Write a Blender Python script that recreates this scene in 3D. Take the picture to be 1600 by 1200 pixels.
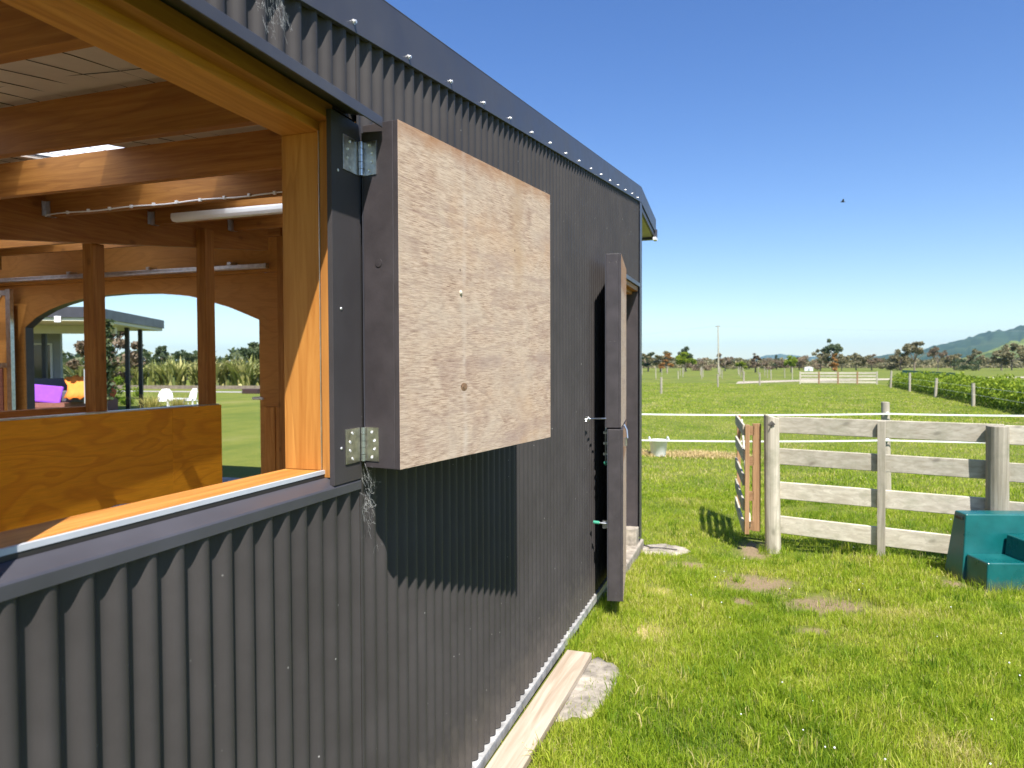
import bpy, bmesh, math, random
import numpy as np
from mathutils import Vector, Matrix

for o in list(bpy.data.objects):
    bpy.data.objects.remove(o)
scene = bpy.context.scene
col = scene.collection
rad = math.radians
random.seed(4)
rng = np.random.default_rng(11)

# ------------------------------------------------------------------ camera
cam_d = bpy.data.cameras.new('camera')
cam = bpy.data.objects.new('camera', cam_d)
col.objects.link(cam)
scene.camera = cam
cam_d.sensor_width = 36.0
cam_d.lens = 36.0 * 1128.05 / 1600.0
cam_d.clip_start = 0.02
cam_d.clip_end = 30000
YAW, PITCH, ROLL = rad(18.786), rad(1.534), rad(-0.194)
fw = Vector((-math.sin(YAW) * math.cos(PITCH), math.cos(YAW) * math.cos(PITCH), -math.sin(PITCH)))
rt = Vector((math.cos(YAW), math.sin(YAW), 0))
up = rt.cross(fw)
rt2 = rt * math.cos(ROLL) + up * math.sin(ROLL)
up2 = -rt * math.sin(ROLL) + up * math.cos(ROLL)
m = Matrix((rt2, up2, -fw)).transposed().to_4x4()
m.translation = Vector((0, 0, 1.85))
cam.matrix_world = m
cam_d.dof.use_dof = True
cam_d.dof.focus_distance = 2.9
cam_d.dof.aperture_fstop = 4.5

# ------------------------------------------------------------------ sky, sun, exposure
TO_SUN = Vector((0.303, -0.470, 0.829)).normalized()
SUN_EL = math.asin(TO_SUN.z)
SUN_ROT = math.atan2(TO_SUN.x, TO_SUN.y)
world = bpy.data.worlds.new('World')
scene.world = world
world.use_nodes = True
wt = world.node_tree
wt.nodes.clear()
sky = wt.nodes.new('ShaderNodeTexSky')
sky.sky_type = 'NISHITA'
sky.sun_disc = False
sky.sun_elevation = SUN_EL
sky.sun_rotation = SUN_ROT
sky.altitude = 50
sky.air_density = 1.0
sky.dust_density = 0.2
sky.ozone_density = 2.5
bg = wt.nodes.new('ShaderNodeBackground')
bg.inputs['Strength'].default_value = 0.09
wo = wt.nodes.new('ShaderNodeOutputWorld')
hs_w = wt.nodes.new('ShaderNodeHueSaturation')
hs_w.inputs['Saturation'].default_value = 1.26
hs_w.inputs['Hue'].default_value = 0.514
wt.links.new(sky.outputs[0], hs_w.inputs['Color'])
wt.links.new(hs_w.outputs[0], bg.inputs[0])
wt.links.new(bg.outputs[0], wo.inputs[0])

sun_d = bpy.data.lights.new('sun', 'SUN')
sun_d.energy = 5.0
sun_d.angle = rad(0.53)
sun_d.color = (1.0, 0.955, 0.89)
sun = bpy.data.objects.new('sun', sun_d)
col.objects.link(sun)
sun.rotation_euler = (-TO_SUN).to_track_quat('-Z', 'Y').to_euler()
sun.location = (4, -5, 12)

vs = scene.view_settings
vs.view_transform = 'Standard'
vs.look = 'None'
vs.gamma = 1.0
vs.use_curve_mapping = False
vs.exposure = 0.97
scene.cycles.max_bounces = 10
scene.cycles.diffuse_bounces = 6
scene.cycles.transparent_max_bounces = 12
scene.cycles.volume_bounces = 1
scene.cycles.use_denoising = True
scene.cycles.sample_clamp_indirect = 8.0


# ------------------------------------------------------------------ materials
class NT:
    """small helper round a material's node tree"""
    def __init__(self, name):
        self.m = bpy.data.materials.new(name)
        self.m.use_nodes = True
        self.t = self.m.node_tree
        self.b = self.t.nodes['Principled BSDF']
        self._tc = None

    def n(self, kind, **kw):
        nd = self.t.nodes.new('ShaderNode' + kind)
        for k, v in kw.items():
            if k.startswith('i_'):
                nd.inputs[k[2:].replace('_', ' ')].default_value = v
            else:
                setattr(nd, k, v)
        return nd

    def l(self, a, b):
        self.t.links.new(a, b)

    def coords(self, scale=(1, 1, 1), rot=(0, 0, 0), kind='Object', rnd=True):
        tc = self.n('TexCoord')
        mp = self.n('Mapping')
        mp.inputs['Scale'].default_value = scale
        mp.inputs['Rotation'].default_value = rot
        self.l(tc.outputs[kind], mp.inputs['Vector'])
        if rnd:
            oi = self.n('ObjectInfo')
            cm = self.n('CombineXYZ')
            mu = self.n('Math', operation='MULTIPLY')
            mu.inputs[1].default_value = 37.0
            self.l(oi.outputs['Random'], mu.inputs[0])
            for i in range(3):
                self.l(mu.outputs[0], cm.inputs[i])
            self.l(cm.outputs[0], mp.inputs['Location'])
        return mp.outputs[0]

    def noise(self, vec, scale, detail=4, rough=0.55, dist=0.0):
        nd = self.n('TexNoise')
        nd.inputs['Scale'].default_value = scale
        nd.inputs['Detail'].default_value = detail
        nd.inputs['Roughness'].default_value = rough
        nd.inputs['Distortion'].default_value = dist
        self.l(vec, nd.inputs['Vector'])
        return nd.outputs[0]

    def ramp(self, fac, stops):
        nd = self.n('ValToRGB')
        cr = nd.color_ramp
        while len(cr.elements) < len(stops):
            cr.elements.new(0.5)
        for e, (p, c) in zip(cr.elements, stops):
            e.position = p
            e.color = (*c, 1) if len(c) == 3 else c
        self.l(fac, nd.inputs[0])
        return nd.outputs[0]

    def mix(self, fac, a, b, mode='MIX'):
        nd = self.n('Mix', data_type='RGBA', blend_type=mode)
        for sock, v in ((nd.inputs[0], fac), (nd.inputs[6], a), (nd.inputs[7], b)):
            if isinstance(v, (int, float)):
                sock.default_value = v
            elif isinstance(v, tuple):
                sock.default_value = (*v, 1) if len(v) == 3 else v
            else:
                self.l(v, sock)
        return nd.outputs[2]

    def math(self, op, a, b=0.0):
        nd = self.n('Math', operation=op)
        for i, v in enumerate((a, b)):
            if isinstance(v, (int, float)):
                nd.inputs[i].default_value = v
            else:
                self.l(v, nd.inputs[i])
        return nd.outputs[0]

    def bump(self, h, strength=0.2, dist=0.01):
        nd = self.n('Bump')
        nd.inputs['Strength'].default_value = strength
        nd.inputs['Distance'].default_value = dist
        self.l(h, nd.inputs['Height'])
        self.l(nd.outputs[0], self.b.inputs['Normal'])

    def col(self, c):
        if isinstance(c, tuple):
            self.b.inputs['Base Color'].default_value = (*c, 1)
        else:
            self.l(c, self.b.inputs['Base Color'])

    def set(self, rough=None, metal=None, spec=None):
        if rough is not None:
            if isinstance(rough, (int, float)):
                self.b.inputs['Roughness'].default_value = rough
            else:
                self.l(rough, self.b.inputs['Roughness'])
        if metal is not None:
            self.b.inputs['Metallic'].default_value = metal
        if spec is not None:
            self.b.inputs['Specular IOR Level'].default_value = spec


def val(c, k):
    return tuple(x * k for x in c)


def plain(name, c, rough=0.6, metal=0.0, var=0.12, scale=6.0, spec=0.5, bump=0.0):
    t = NT(name)
    v = t.coords()
    n = t.noise(v, scale, 5, 0.6)
    t.col(t.ramp(n, [(0.3, val(c, 1 - var)), (0.7, val(c, 1 + var))]))
    t.set(rough, metal, spec)
    if bump:
        t.bump(t.noise(v, scale * 8, 3), bump, 0.004)
    return t.m


def wood(name, light, dark, axis, grain=34.0, rough=0.55, knots=0.0, bump=0.15, contrast=(0.32, 0.7), spec=0.35):
    """sawn timber with its grain along one axis, each board its own shade"""
    t = NT(name)
    sc = [1.0, 1.0, 1.0]
    sc[axis] = 0.055
    v = t.coords(tuple(sc))
    n1 = t.noise(v, grain, 5, 0.6, 0.6)
    n2 = t.noise(v, grain * 0.22, 3, 0.5, 1.2)
    ring = t.math('FRACT', t.math('MULTIPLY', n2, 7.0))
    rings = t.ramp(ring, [(0.0, (0, 0, 0)), (0.75, (0.35,) * 3), (0.93, (1, 1, 1)), (1.0, (0, 0, 0))])
    base = t.ramp(n1, [(contrast[0], dark), (contrast[1], light)])
    base = t.mix(t.math('MULTIPLY', rings, 0.45), base, val(dark, 0.8))
    if knots:
        vo = t.n('TexVoronoi')
        vo.inputs['Scale'].default_value = 2.6
        vo.voronoi_dimensions = '2D'
        sp = t.n('SeparateXYZ')
        t.l(t.coords(), sp.inputs[0])
        cb_ = t.n('CombineXYZ')
        oth = [i for i in range(3) if i != axis]
        t.l(t.math('MULTIPLY', sp.outputs[axis], 0.55), cb_.inputs[0])
        t.l(t.math('ADD', sp.outputs[oth[0]], t.math('MULTIPLY', sp.outputs[oth[1]], 1.0)), cb_.inputs[1])
        t.l(cb_.outputs[0], vo.inputs['Vector'])
        k = t.ramp(vo.outputs['Distance'], [(0.0, (1, 1, 1)), (0.035, (0.7,) * 3), (0.06, (0.15,) * 3), (0.10, (0, 0, 0))])
        base = t.mix(t.math('MULTIPLY', k, knots), base, val(dark, 0.4))
    if knots > 0.6:
        mot = t.noise(t.coords(), 4.5, 5, 0.7)
        base = t.mix(t.ramp(mot, [(0.48, (0, 0, 0)), (0.70, (0.6,) * 3)]), base, val((dark[0] * 0.78, dark[1] * 0.86, dark[2] * 0.80), 1.0))
    oi = t.n('ObjectInfo')
    br = t.math('ADD', t.math('MULTIPLY', oi.outputs['Random'], 0.35), 0.82)
    hs = t.n('HueSaturation')
    t.l(br, hs.inputs['Value'])
    t.l(base, hs.inputs['Color'])
    t.col(hs.outputs[0])
    t.set(rough, spec=spec)
    t.bump(n1, bump, 0.002)
    return t.m


def plywood(name, light, dark, long_axis, across_axis, lines=9.0, rough=0.5, line_w=0.5):
    """rotary cut sheet: flame figure from the contours of a stretched noise"""
    t = NT(name)
    sc = [1.0, 1.0, 1.0]
    sc[long_axis] = 0.55
    sc[across_axis] = 2.1
    v = t.coords(tuple(sc))
    n = t.noise(v, 1.25, 2, 0.45, 0.9)
    fr = t.math('FRACT', t.math('MULTIPLY', n, lines))
    band = t.ramp(fr, [(0.0, (0, 0, 0)), (0.55, (0.2,) * 3), (0.88, (1, 1, 1)), (1.0, (0.05,) * 3)])
    sf = [1.0, 1.0, 1.0]
    sf[long_axis] = 0.08
    fine = t.noise(t.coords(tuple(sf)), 90, 3, 0.6)
    c = t.ramp(fine, [(0.25, val(light, 0.86)), (0.75, val(light, 1.08))])
    c = t.mix(t.math('MULTIPLY', band, line_w), c, dark)
    t.col(c)
    t.set(rough, spec=0.3)
    t.bump(fine, 0.1, 0.001)
    return t.m


def colour_steel(name, c=(0.047, 0.043, 0.044), rough=0.42, specks=True, spec=0.16):
    t = NT(name)
    v = t.coords(rnd=False)
    dust = t.noise(v, 3.0, 6, 0.65)
    base = t.ramp(dust, [(0.3, val(c, 0.88)), (0.72, val(c, 1.22))])
    if specks:
        vo = t.n('TexVoronoi')
        vo.inputs['Scale'].default_value = 24.0
        vo.inputs['Randomness'].default_value = 1.0
        t.l(v, vo.inputs['Vector'])
        s1 = t.ramp(vo.outputs['Distance'], [(0.0, (1, 1, 1)), (0.05, (0.8,) * 3), (0.085, (0, 0, 0))])
        sel = t.ramp(t.noise(v, 9.0, 2), [(0.54, (0, 0, 0)), (0.62, (1, 1, 1))])
        base = t.mix(t.math('MULTIPLY', t.math('MULTIPLY', s1, sel), 0.8), base, (0.42, 0.41, 0.38))
        sep = t.n('SeparateXYZ')
        t.l(v, sep.inputs[0])
        low = t.ramp(t.math('ADD', sep.outputs[2], t.math('MULTIPLY', t.noise(v, 14, 4), 0.5)),
                     [(0.30, (1, 1, 1)), (0.62, (0, 0, 0))])
        base = t.mix(t.math('MULTIPLY', low, 0.22), base, (0.20, 0.17, 0.13))
    t.col(base)
    t.set(t.ramp(dust, [(0.3, (rough - 0.06,) * 3), (0.7, (rough + 0.12,) * 3)]), spec=spec)
    return t.m


M = {}
M['steel'] = colour_steel('charcoal_colour_steel', (0.049, 0.0445, 0.0435), 0.5)
M['steel_plain'] = colour_steel('charcoal_flashing_steel', (0.056, 0.055, 0.066), 0.36, False, 0.4)
M['paint'] = plain('charcoal_painted_timber', (0.052, 0.044, 0.047), 0.45, var=0.22, scale=9, bump=0.12)
M['steel_flat'] = colour_steel('charcoal_jamb_steel', (0.050, 0.045, 0.047), 0.48, False)
M['steel_roof'] = colour_steel('dark_roofing_steel', (0.05, 0.05, 0.055), 0.4, False)
ORL, ORD = (0.56, 0.265, 0.062), (0.36, 0.135, 0.022)
for i, a in enumerate('xyz'):
    M['pine_' + a] = wood('oiled_pine_' + a, ORL, ORD, i)
    M['rafter_' + a] = wood('aged_rafter_pine_' + a, (0.42, 0.19, 0.042), (0.25, 0.095, 0.018), i, rough=0.65, knots=0.6)
    M['grey_' + a] = wood('weathered_grey_timber_' + a, (0.64, 0.59, 0.485), (0.42, 0.37, 0.285), i, grain=26, rough=0.8, knots=0.75, bump=0.4)
    M['post_' + a] = wood('weathered_post_timber_' + a, (0.52, 0.47, 0.375), (0.30, 0.265, 0.20), i, grain=20, rough=0.85, knots=0.7, bump=0.5)
    M['brown_' + a] = wood('new_brown_timber_' + a, (0.42, 0.25, 0.13), (0.24, 0.13, 0.06), i, rough=0.7)
M['plank'] = wood('bleached_plank_timber', (0.47, 0.40, 0.31), (0.30, 0.225, 0.155), 1, grain=22, rough=0.8, bump=0.4)
M['ply_in'] = plywood('orange_oiled_plywood', (0.84, 0.36, 0.016), (0.58, 0.185, 0.008), 1, 2, 9.0)
M['ply_wall'] = plywood('brown_wall_plywood', (0.50, 0.235, 0.06), (0.33, 0.135, 0.03), 0, 2, 8.0, 0.6, 0.4)
M['ply_lining'] = plywood('brown_lining_plywood', (0.40, 0.19, 0.055), (0.26, 0.11, 0.03), 1, 2, 8.0, 0.6, 0.4)


def shutter_ply():
    t = NT('weathered_plywood')
    v = t.coords((1, 1, 1), rnd=False)
    # local frame of the shutter: x along the sheet, z up
    vf = t.coords((0.055, 1, 1), rnd=False)
    fine = t.noise(vf, 330, 5, 0.72, 0.4)
    med = t.noise(t.coords((0.10, 1, 1), rnd=False), 60, 4, 0.65, 0.6)
    flow = t.noise(t.coords((0.42, 1, 1.7), rnd=False), 1.7, 2, 0.45, 0.9)
    fr = t.math('FRACT', t.math('MULTIPLY', t.math('ADD', flow, t.math('MULTIPLY', med, 0.035)), 11.0))
    band = t.ramp(fr, [(0.0, (0, 0, 0)), (0.7, (0.25,) * 3), (0.92, (1, 1, 1)), (1.0, (0, 0, 0))])
    blot = t.noise(v, 5.5, 6, 0.68, 0.5)
    c = t.ramp(fine, [(0.36, (0.17, 0.100, 0.066)), (0.47, (0.45, 0.325, 0.235)), (0.62, (0.64, 0.495, 0.375))])
    c = t.mix(t.ramp(med, [(0.36, (0.40,) * 3), (0.50, (0, 0, 0))]), c, (0.235, 0.150, 0.115))
    c = t.mix(t.math('MULTIPLY', band, 0.42), c, (0.25, 0.155, 0.125))
    warm = t.noise(t.coords((0.8, 1, 1.5), rnd=False), 2.3, 5, 0.65, 0.8)
    c = t.mix(t.ramp(warm, [(0.52, (0, 0, 0)), (0.70, (0.5,) * 3)]), c, (0.50, 0.33, 0.205))
    c = t.mix(t.ramp(blot, [(0.40, (0, 0, 0)), (0.68, (0.5,) * 3)]), c, (0.53, 0.44, 0.345))
    pur = t.noise(t.coords((0.7, 1, 2.6), rnd=False), 3.0, 3, 0.5)
    c = t.mix(t.ramp(pur, [(0.55, (0, 0, 0)), (0.70, (0.42,) * 3)]), c, (0.27, 0.185, 0.165))
    # rusty tannin stain where water gets in along the top edge, and one long run
    sep = t.n('SeparateXYZ')
    t.l(v, sep.inputs[0])
    wob = t.math('MULTIPLY', t.noise(v, 9.0, 4, 0.7), 0.16)
    top = t.ramp(t.math('ADD', t.math('SUBTRACT', 1.068, sep.outputs[2]), wob), [(0.07, (0.9,) * 3), (0.14, (0, 0, 0))])
    c = t.mix(t.math('MULTIPLY', top, 0.65), c, (0.30, 0.13, 0.045))
    run = t.math('ABSOLUTE', t.math('SUBTRACT', sep.outputs[0], t.math('ADD', 0.72, t.math('MULTIPLY', t.noise(v, 5, 3), 0.16))))
    rm = t.math('MULTIPLY', t.ramp(run, [(0.0, (1, 1, 1)), (0.07, (0, 0, 0))]),
                t.ramp(t.math('ADD', sep.outputs[2], t.math('MULTIPLY', blot, 0.4)), [(0.75, (0, 0, 0)), (0.95, (1, 1, 1))]))
    c = t.mix(t.math('MULTIPLY', rm, 0.28), c, (0.34, 0.19, 0.075))
    drip = t.math('ABSOLUTE', t.math('SUBTRACT', sep.outputs[0], t.math('ADD', 0.36, t.math('MULTIPLY', t.noise(v, 3, 2), 0.05))))
    dm = t.math('MULTIPLY', t.ramp(drip, [(0.0, (1, 1, 1)), (0.022, (0, 0, 0))]), t.ramp(t.noise(v, 8, 3), [(0.38, (0, 0, 0)), (0.6, (1, 1, 1))]))
    c = t.mix(t.math('MULTIPLY', dm, 0.35), c, (0.60, 0.53, 0.46))
    # knots and nail holes
    vo = t.n('TexVoronoi')
    vo.inputs['Scale'].default_value = 6.0
    t.l(v, vo.inputs['Vector'])
    hole = t.ramp(vo.outputs['Distance'], [(0.0, (1, 1, 1)), (0.028, (1, 1, 1)), (0.045, (0, 0, 0))])
    c = t.mix(t.math('MULTIPLY', hole, 0.8), c, (0.09, 0.06, 0.04))
    t.col(c)
    t.set(0.85, spec=0.2)
    t.bump(fine, 0.5, 0.0015)
    return t.m


M['ply_out'] = shutter_ply()
M['galv'] = plain('galvanised_steel', (0.55, 0.56, 0.57), 0.35, 1.0, 0.2, 20)
M['zinc'] = plain('zinc_plated_hinge', (0.62, 0.58, 0.50), 0.32, 1.0, 0.3, 40)
M['knot'] = plain('dark_knot', (0.20, 0.115, 0.06), 0.8, 0, 0.6, 120)
M['screw'] = plain('bright_screw_steel', (0.72, 0.72, 0.72), 0.3, 0.6, 0.1, 40)
M['white_trim'] = plain('white_trim', (0.74, 0.75, 0.76), 0.45, 0, 0.06, 12)
M['tub_white'] = plain('white_tub_plastic', (0.88, 0.88, 0.87), 0.5, 0, 0.03, 4)
M['strip_grey'] = plain('dirty_pale_strip', (0.34, 0.335, 0.32), 0.7, 0, 0.45, 14)
M['trim_grey'] = plain('pale_grey_trim', (0.50, 0.52, 0.55), 0.45, 0, 0.08, 12)
M['white_plastic'] = plain('white_plastic', (0.78, 0.79, 0.80), 0.35, 0, 0.05, 4)
M['green_plastic'] = plain('green_bolt_knob', (0.06, 0.33, 0.21), 0.35, 0, 0.1, 9)
M['underlay'] = plain('roof_underlay', (0.58, 0.52, 0.44), 0.8, 0, 0.12, 3)
M['wire'] = plain('black_wire', (0.03, 0.026, 0.022), 0.6, 0, 0.1)
M['concrete'] = plain('rough_concrete', (0.31, 0.275, 0.225), 0.95, 0, 0.55, 9, 0.2, 0.7)
M['slab'] = plain('pale_bounce_floor', (0.60, 0.49, 0.34), 0.9, 0, 0.3, 3, 0.2, 0.4)  # unseen floor made pale to bounce light onto the partition
M['gravel'] = plain('pale_gravel', (0.36, 0.34, 0.31), 0.95, 0, 0.5, 38, 0.2, 0.9)
M['track'] = plain('dusty_track', (0.40, 0.35, 0.27), 0.95, 0, 0.2, 0.6, 0.2)
M['blue_plastic'] = plain('blue_tub_plastic', (0.02, 0.18, 0.36), 0.35, 0, 0.1)
M['cream'] = plain('cream_soffit', (0.62, 0.60, 0.50), 0.7, 0, 0.04)
M['housegrey'] = plain('grey_house_cladding', (0.32, 0.34, 0.36), 0.7, 0, 0.05)
M['housedark'] = plain('dark_brown_cladding', (0.05, 0.025, 0.022), 0.7, 0, 0.1)
M['blackpost'] = plain('black_painted_post', (0.012, 0.012, 0.015), 0.5, 0, 0.1)
M['deck'] = wood('reddish_deck_timber', (0.33, 0.14, 0.10), (0.20, 0.08, 0.06), 0, rough=0.7)
M['purple'] = plain('purple_cloth', (0.25, 0.06, 0.60), 0.8, 0, 0.1)
M['orange'] = plain('orange_cloth', (0.85, 0.24, 0.03), 0.8, 0, 0.1)
M['rust'] = plain('rust_red_cloth', (0.33, 0.07, 0.03), 0.85, 0, 0.1)
M['sofa'] = plain('charcoal_sofa', (0.09, 0.09, 0.11), 0.8, 0, 0.1)
M['shade'] = plain('green_shade_cloth', (0.03, 0.16, 0.13), 0.8, 0, 0.2, 4)
M['web'] = plain('white_cobweb', (0.5, 0.5, 0.48), 0.8, 0, 0.02)
M['tape'] = plain('white_fence_tape', (0.80, 0.82, 0.76), 0.6, 0, 0.05)
M['glass'] = plain('dark_window_glass', (0.02, 0.025, 0.03), 0.05, 0, 0.05)
M['shed'] = plain('white_shed_paint', (0.75, 0.76, 0.78), 0.6, 0, 0.05)


def teal_block():
    t = NT('teal_moulded_plastic')
    v = t.coords(rnd=False)
    n = t.noise(v, 5, 5, 0.65)
    c = t.ramp(n, [(0.3, (0.002, 0.078, 0.078)), (0.75, (0.004, 0.122, 0.118))])
    scr = t.noise(t.coords((9, 1, 1), rnd=False), 22, 3, 0.7)
    c = t.mix(t.ramp(scr, [(0.66, (0, 0, 0)), (0.74, (0.35,) * 3)]), c, (0.10, 0.27, 0.28))
    sp_ = t.n('SeparateXYZ')
    t.l(v, sp_.inputs[0])
    mud = t.ramp(t.math('ADD', sp_.outputs[2], t.math('MULTIPLY', t.noise(v, 16, 5, 0.7), 0.22)), [(0.13, (0.75,) * 3), (0.24, (0, 0, 0))])
    c = t.mix(mud, c, (0.10, 0.085, 0.05))
    fade = t.ramp(t.noise(v, 2.2, 4, 0.6), [(0.5, (0, 0, 0)), (0.75, (0.35,) * 3)])
    c = t.mix(fade, c, (0.03, 0.17, 0.18))
    t.col(c)
    t.set(t.ramp(n, [(0.3, (0.24,) * 3), (0.8, (0.42,) * 3)]), spec=0.5)
    t.bump(t.noise(v, 160, 2), 0.06, 0.002)
    return t.m


M['teal'] = teal_block()


def skylight_mat():
    t = NT('clear_corrugated_skylight')
    out = t.t.nodes['Material Output']
    tr = t.n('BsdfTransparent')
    tr.inputs[0].default_value = (0.92, 0.94, 0.95, 1)
    tl = t.n('BsdfTranslucent')
    tl.inputs[0].default_value = (0.85, 0.88, 0.92, 1)
    mx = t.n('MixShader')
    mx.inputs[0].default_value = 0.82
    t.l(tr.outputs[0], mx.inputs[1])
    t.l(tl.outputs[0], mx.inputs[2])
    t.l(mx.outputs[0], out.inputs['Surface'])
    return t.m


M['skylight'] = skylight_mat()


def leaf_mat(name, stops, trans=0.35, rough=0.55):
    """foliage: colour from a per-leaf tone value kept on the mesh"""
    t = NT(name)
    out = t.t.nodes['Material Output']
    at = t.n('Attribute')
    at.attribute_name = 'shade'
    c = t.ramp(at.outputs['Fac'], stops)
    oi = t.n('ObjectInfo')
    hs = t.n('HueSaturation')
    t.l(t.math('ADD', t.math('MULTIPLY', oi.outputs['Random'], 0.3), 0.85), hs.inputs['Value'])
    t.l(c, hs.inputs['Color'])
    t.col(hs.outputs[0])
    t.set(rough, spec=0.3)
    tl = t.n('BsdfTranslucent')
    t.l(hs.outputs[0], tl.inputs[0])
    mx = t.n('MixShader')
    mx.inputs[0].default_value = trans
    t.l(t.b.outputs[0], mx.inputs[1])
    t.l(tl.outputs[0], mx.inputs[2])
    t.l(mx.outputs[0], out.inputs['Surface'])
    return t.m


M['grass'] = leaf_mat('grass_blades', [(0.0, (0.12, 0.22, 0.015)), (0.4, (0.29, 0.405, 0.022)), (0.72, (0.44, 0.50, 0.05)),
                                       (0.88, (0.52, 0.51, 0.11)), (1.0, (0.66, 0.56, 0.26))], 0.5)
M['straw'] = leaf_mat('dry_straw', [(0.0, (0.45, 0.33, 0.12)), (1.0, (0.68, 0.54, 0.28))], 0.2)
M['leaf_dark'] = leaf_mat('dark_evergreen_leaves', [(0.0, (0.028, 0.050, 0.020)), (0.6, (0.075, 0.105, 0.042)), (1.0, (0.15, 0.165, 0.07))], 0.2)
M['leaf_olive'] = leaf_mat('olive_gum_leaves', [(0.0, (0.085, 0.085, 0.040)), (0.6, (0.21, 0.185, 0.09)), (1.0, (0.34, 0.295, 0.155))], 0.2)  # far-tree leaf colours lightened to stand in for haze
M['leaf_brown'] = leaf_mat('reddish_brown_leaves', [(0.0, (0.10, 0.075, 0.045)), (0.6, (0.22, 0.165, 0.105)), (1.0, (0.34, 0.26, 0.17))], 0.2)
M['leaf_lime'] = leaf_mat('lime_green_leaves', [(0.0, (0.10, 0.16, 0.01)), (0.6, (0.24, 0.31, 0.02)), (1.0, (0.38, 0.44, 0.05))], 0.4)
M['leaf_orange'] = leaf_mat('orange_leaves', [(0.0, (0.28, 0.14, 0.045)), (1.0, (0.52, 0.29, 0.09))], 0.3)
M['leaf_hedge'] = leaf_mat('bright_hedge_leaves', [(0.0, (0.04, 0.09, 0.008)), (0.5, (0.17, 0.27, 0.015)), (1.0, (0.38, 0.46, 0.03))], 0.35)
M['leaf_flax'] = leaf_mat('flax_leaves', [(0.0, (0.10, 0.13, 0.03)), (0.6, (0.28, 0.29, 0.08)), (1.0, (0.50, 0.46, 0.18))], 0.3)
M['leaf_tussock'] = leaf_mat('tussock_blades', [(0.0, (0.22, 0.20, 0.05)), (1.0, (0.50, 0.43, 0.14))], 0.3)
M['bark'] = plain('grey_bark', (0.20, 0.16, 0.12), 0.9, 0, 0.3, 5)


DIRT = [(0.53, 6.30, 0.38, 0.30), (0.0, 6.88, 0.42, 0.40), (-0.12, 6.25, 0.16, 0.12), (0.42, 5.55, 0.16, 0.12),
        (1.62, 7.0, 0.30, 0.16), (-0.02, 8.2, 0.2, 0.5), (-0.62, 7.35, 0.2, 0.14)]
STRAW = [(-0.74, 5.15, 0.20, 0.30), (-0.80, 6.2, 0.14, 0.28)]


def lawn_mat():
    t = NT('lawn_ground')
    v = t.coords(rnd=False)
    big = t.noise(v, 0.09, 4, 0.55)
    mid = t.noise(v, 0.9, 5, 0.6)
    fin = t.noise(v, 26, 6, 0.75)
    c = t.ramp(fin, [(0.30, (0.062, 0.088, 0.014)), (0.5, (0.135, 0.163, 0.028)), (0.70, (0.225, 0.235, 0.055))])
    c = t.mix(t.ramp(mid, [(0.42, (0, 0, 0)), (0.68, (0.45,) * 3)]), c, (0.22, 0.225, 0.05))
    pat = t.noise(t.coords((1, 0.45, 1), rnd=False), 0.33, 5, 0.65)
    c = t.mix(t.ramp(pat, [(0.40, (0.55,) * 3), (0.52, (0, 0, 0))]), c, (0.085, 0.125, 0.022))
    c = t.mix(t.ramp(pat, [(0.56, (0, 0, 0)), (0.74, (0.6,) * 3)]), c, (0.25, 0.23, 0.085))
    c = t.mix(t.ramp(big, [(0.45, (0, 0, 0)), (0.65, (0.4,) * 3)]), c, (0.11, 0.155, 0.025))
    # bare earth where the grass is worn through
    sep = t.n('SeparateXYZ')
    t.l(v, sep.inputs[0])
    wob = t.math('MULTIPLY', t.math('SUBTRACT', t.noise(v, 7, 5, 0.7), 0.5), 1.3)
    for lst, cc in ((DIRT, (0.27, 0.195, 0.125)), (STRAW, (0.50, 0.40, 0.18))):
        for (x, y, rx, ry) in lst:
            a = t.math('DIVIDE', t.math('SUBTRACT', sep.outputs[0], x), rx)
            b = t.math('DIVIDE', t.math('SUBTRACT', sep.outputs[1], y), ry)
            d = t.math('SQRT', t.math('ADD', t.math('MULTIPLY', a, a), t.math('MULTIPLY', b, b)))
            k = t.ramp(t.math('ADD', d, wob), [(0.45, (0.9,) * 3), (1.15, (0, 0, 0))])
            c = t.mix(k, c, t.mix(fin, val(cc, 0.75), val(cc, 1.25)))
    t.col(c)
    t.set(0.95, spec=0.1)
    t.bump(fin, 0.7, 0.03)
    return t.m


M['lawn'] = lawn_mat()


def hill_mat(name, a, b, c3, scale=0.004):
    t = NT(name)
    v = t.coords(rnd=False)
    n = t.noise(v, scale, 6, 0.6)
    t.col(t.ramp(n, [(0.38, a), (0.52, b), (0.66, c3)]))
    t.set(1.0, spec=0.0)
    return t.m


M['hill_green'] = hill_mat('grazed_hill', (0.045, 0.075, 0.03), (0.15, 0.19, 0.06), (0.20, 0.23, 0.09), 0.006)
M['hill_bush'] = hill_mat('bush_clad_hill', (0.025, 0.05, 0.03), (0.04, 0.07, 0.04), (0.075, 0.10, 0.05), 0.003)


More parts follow.
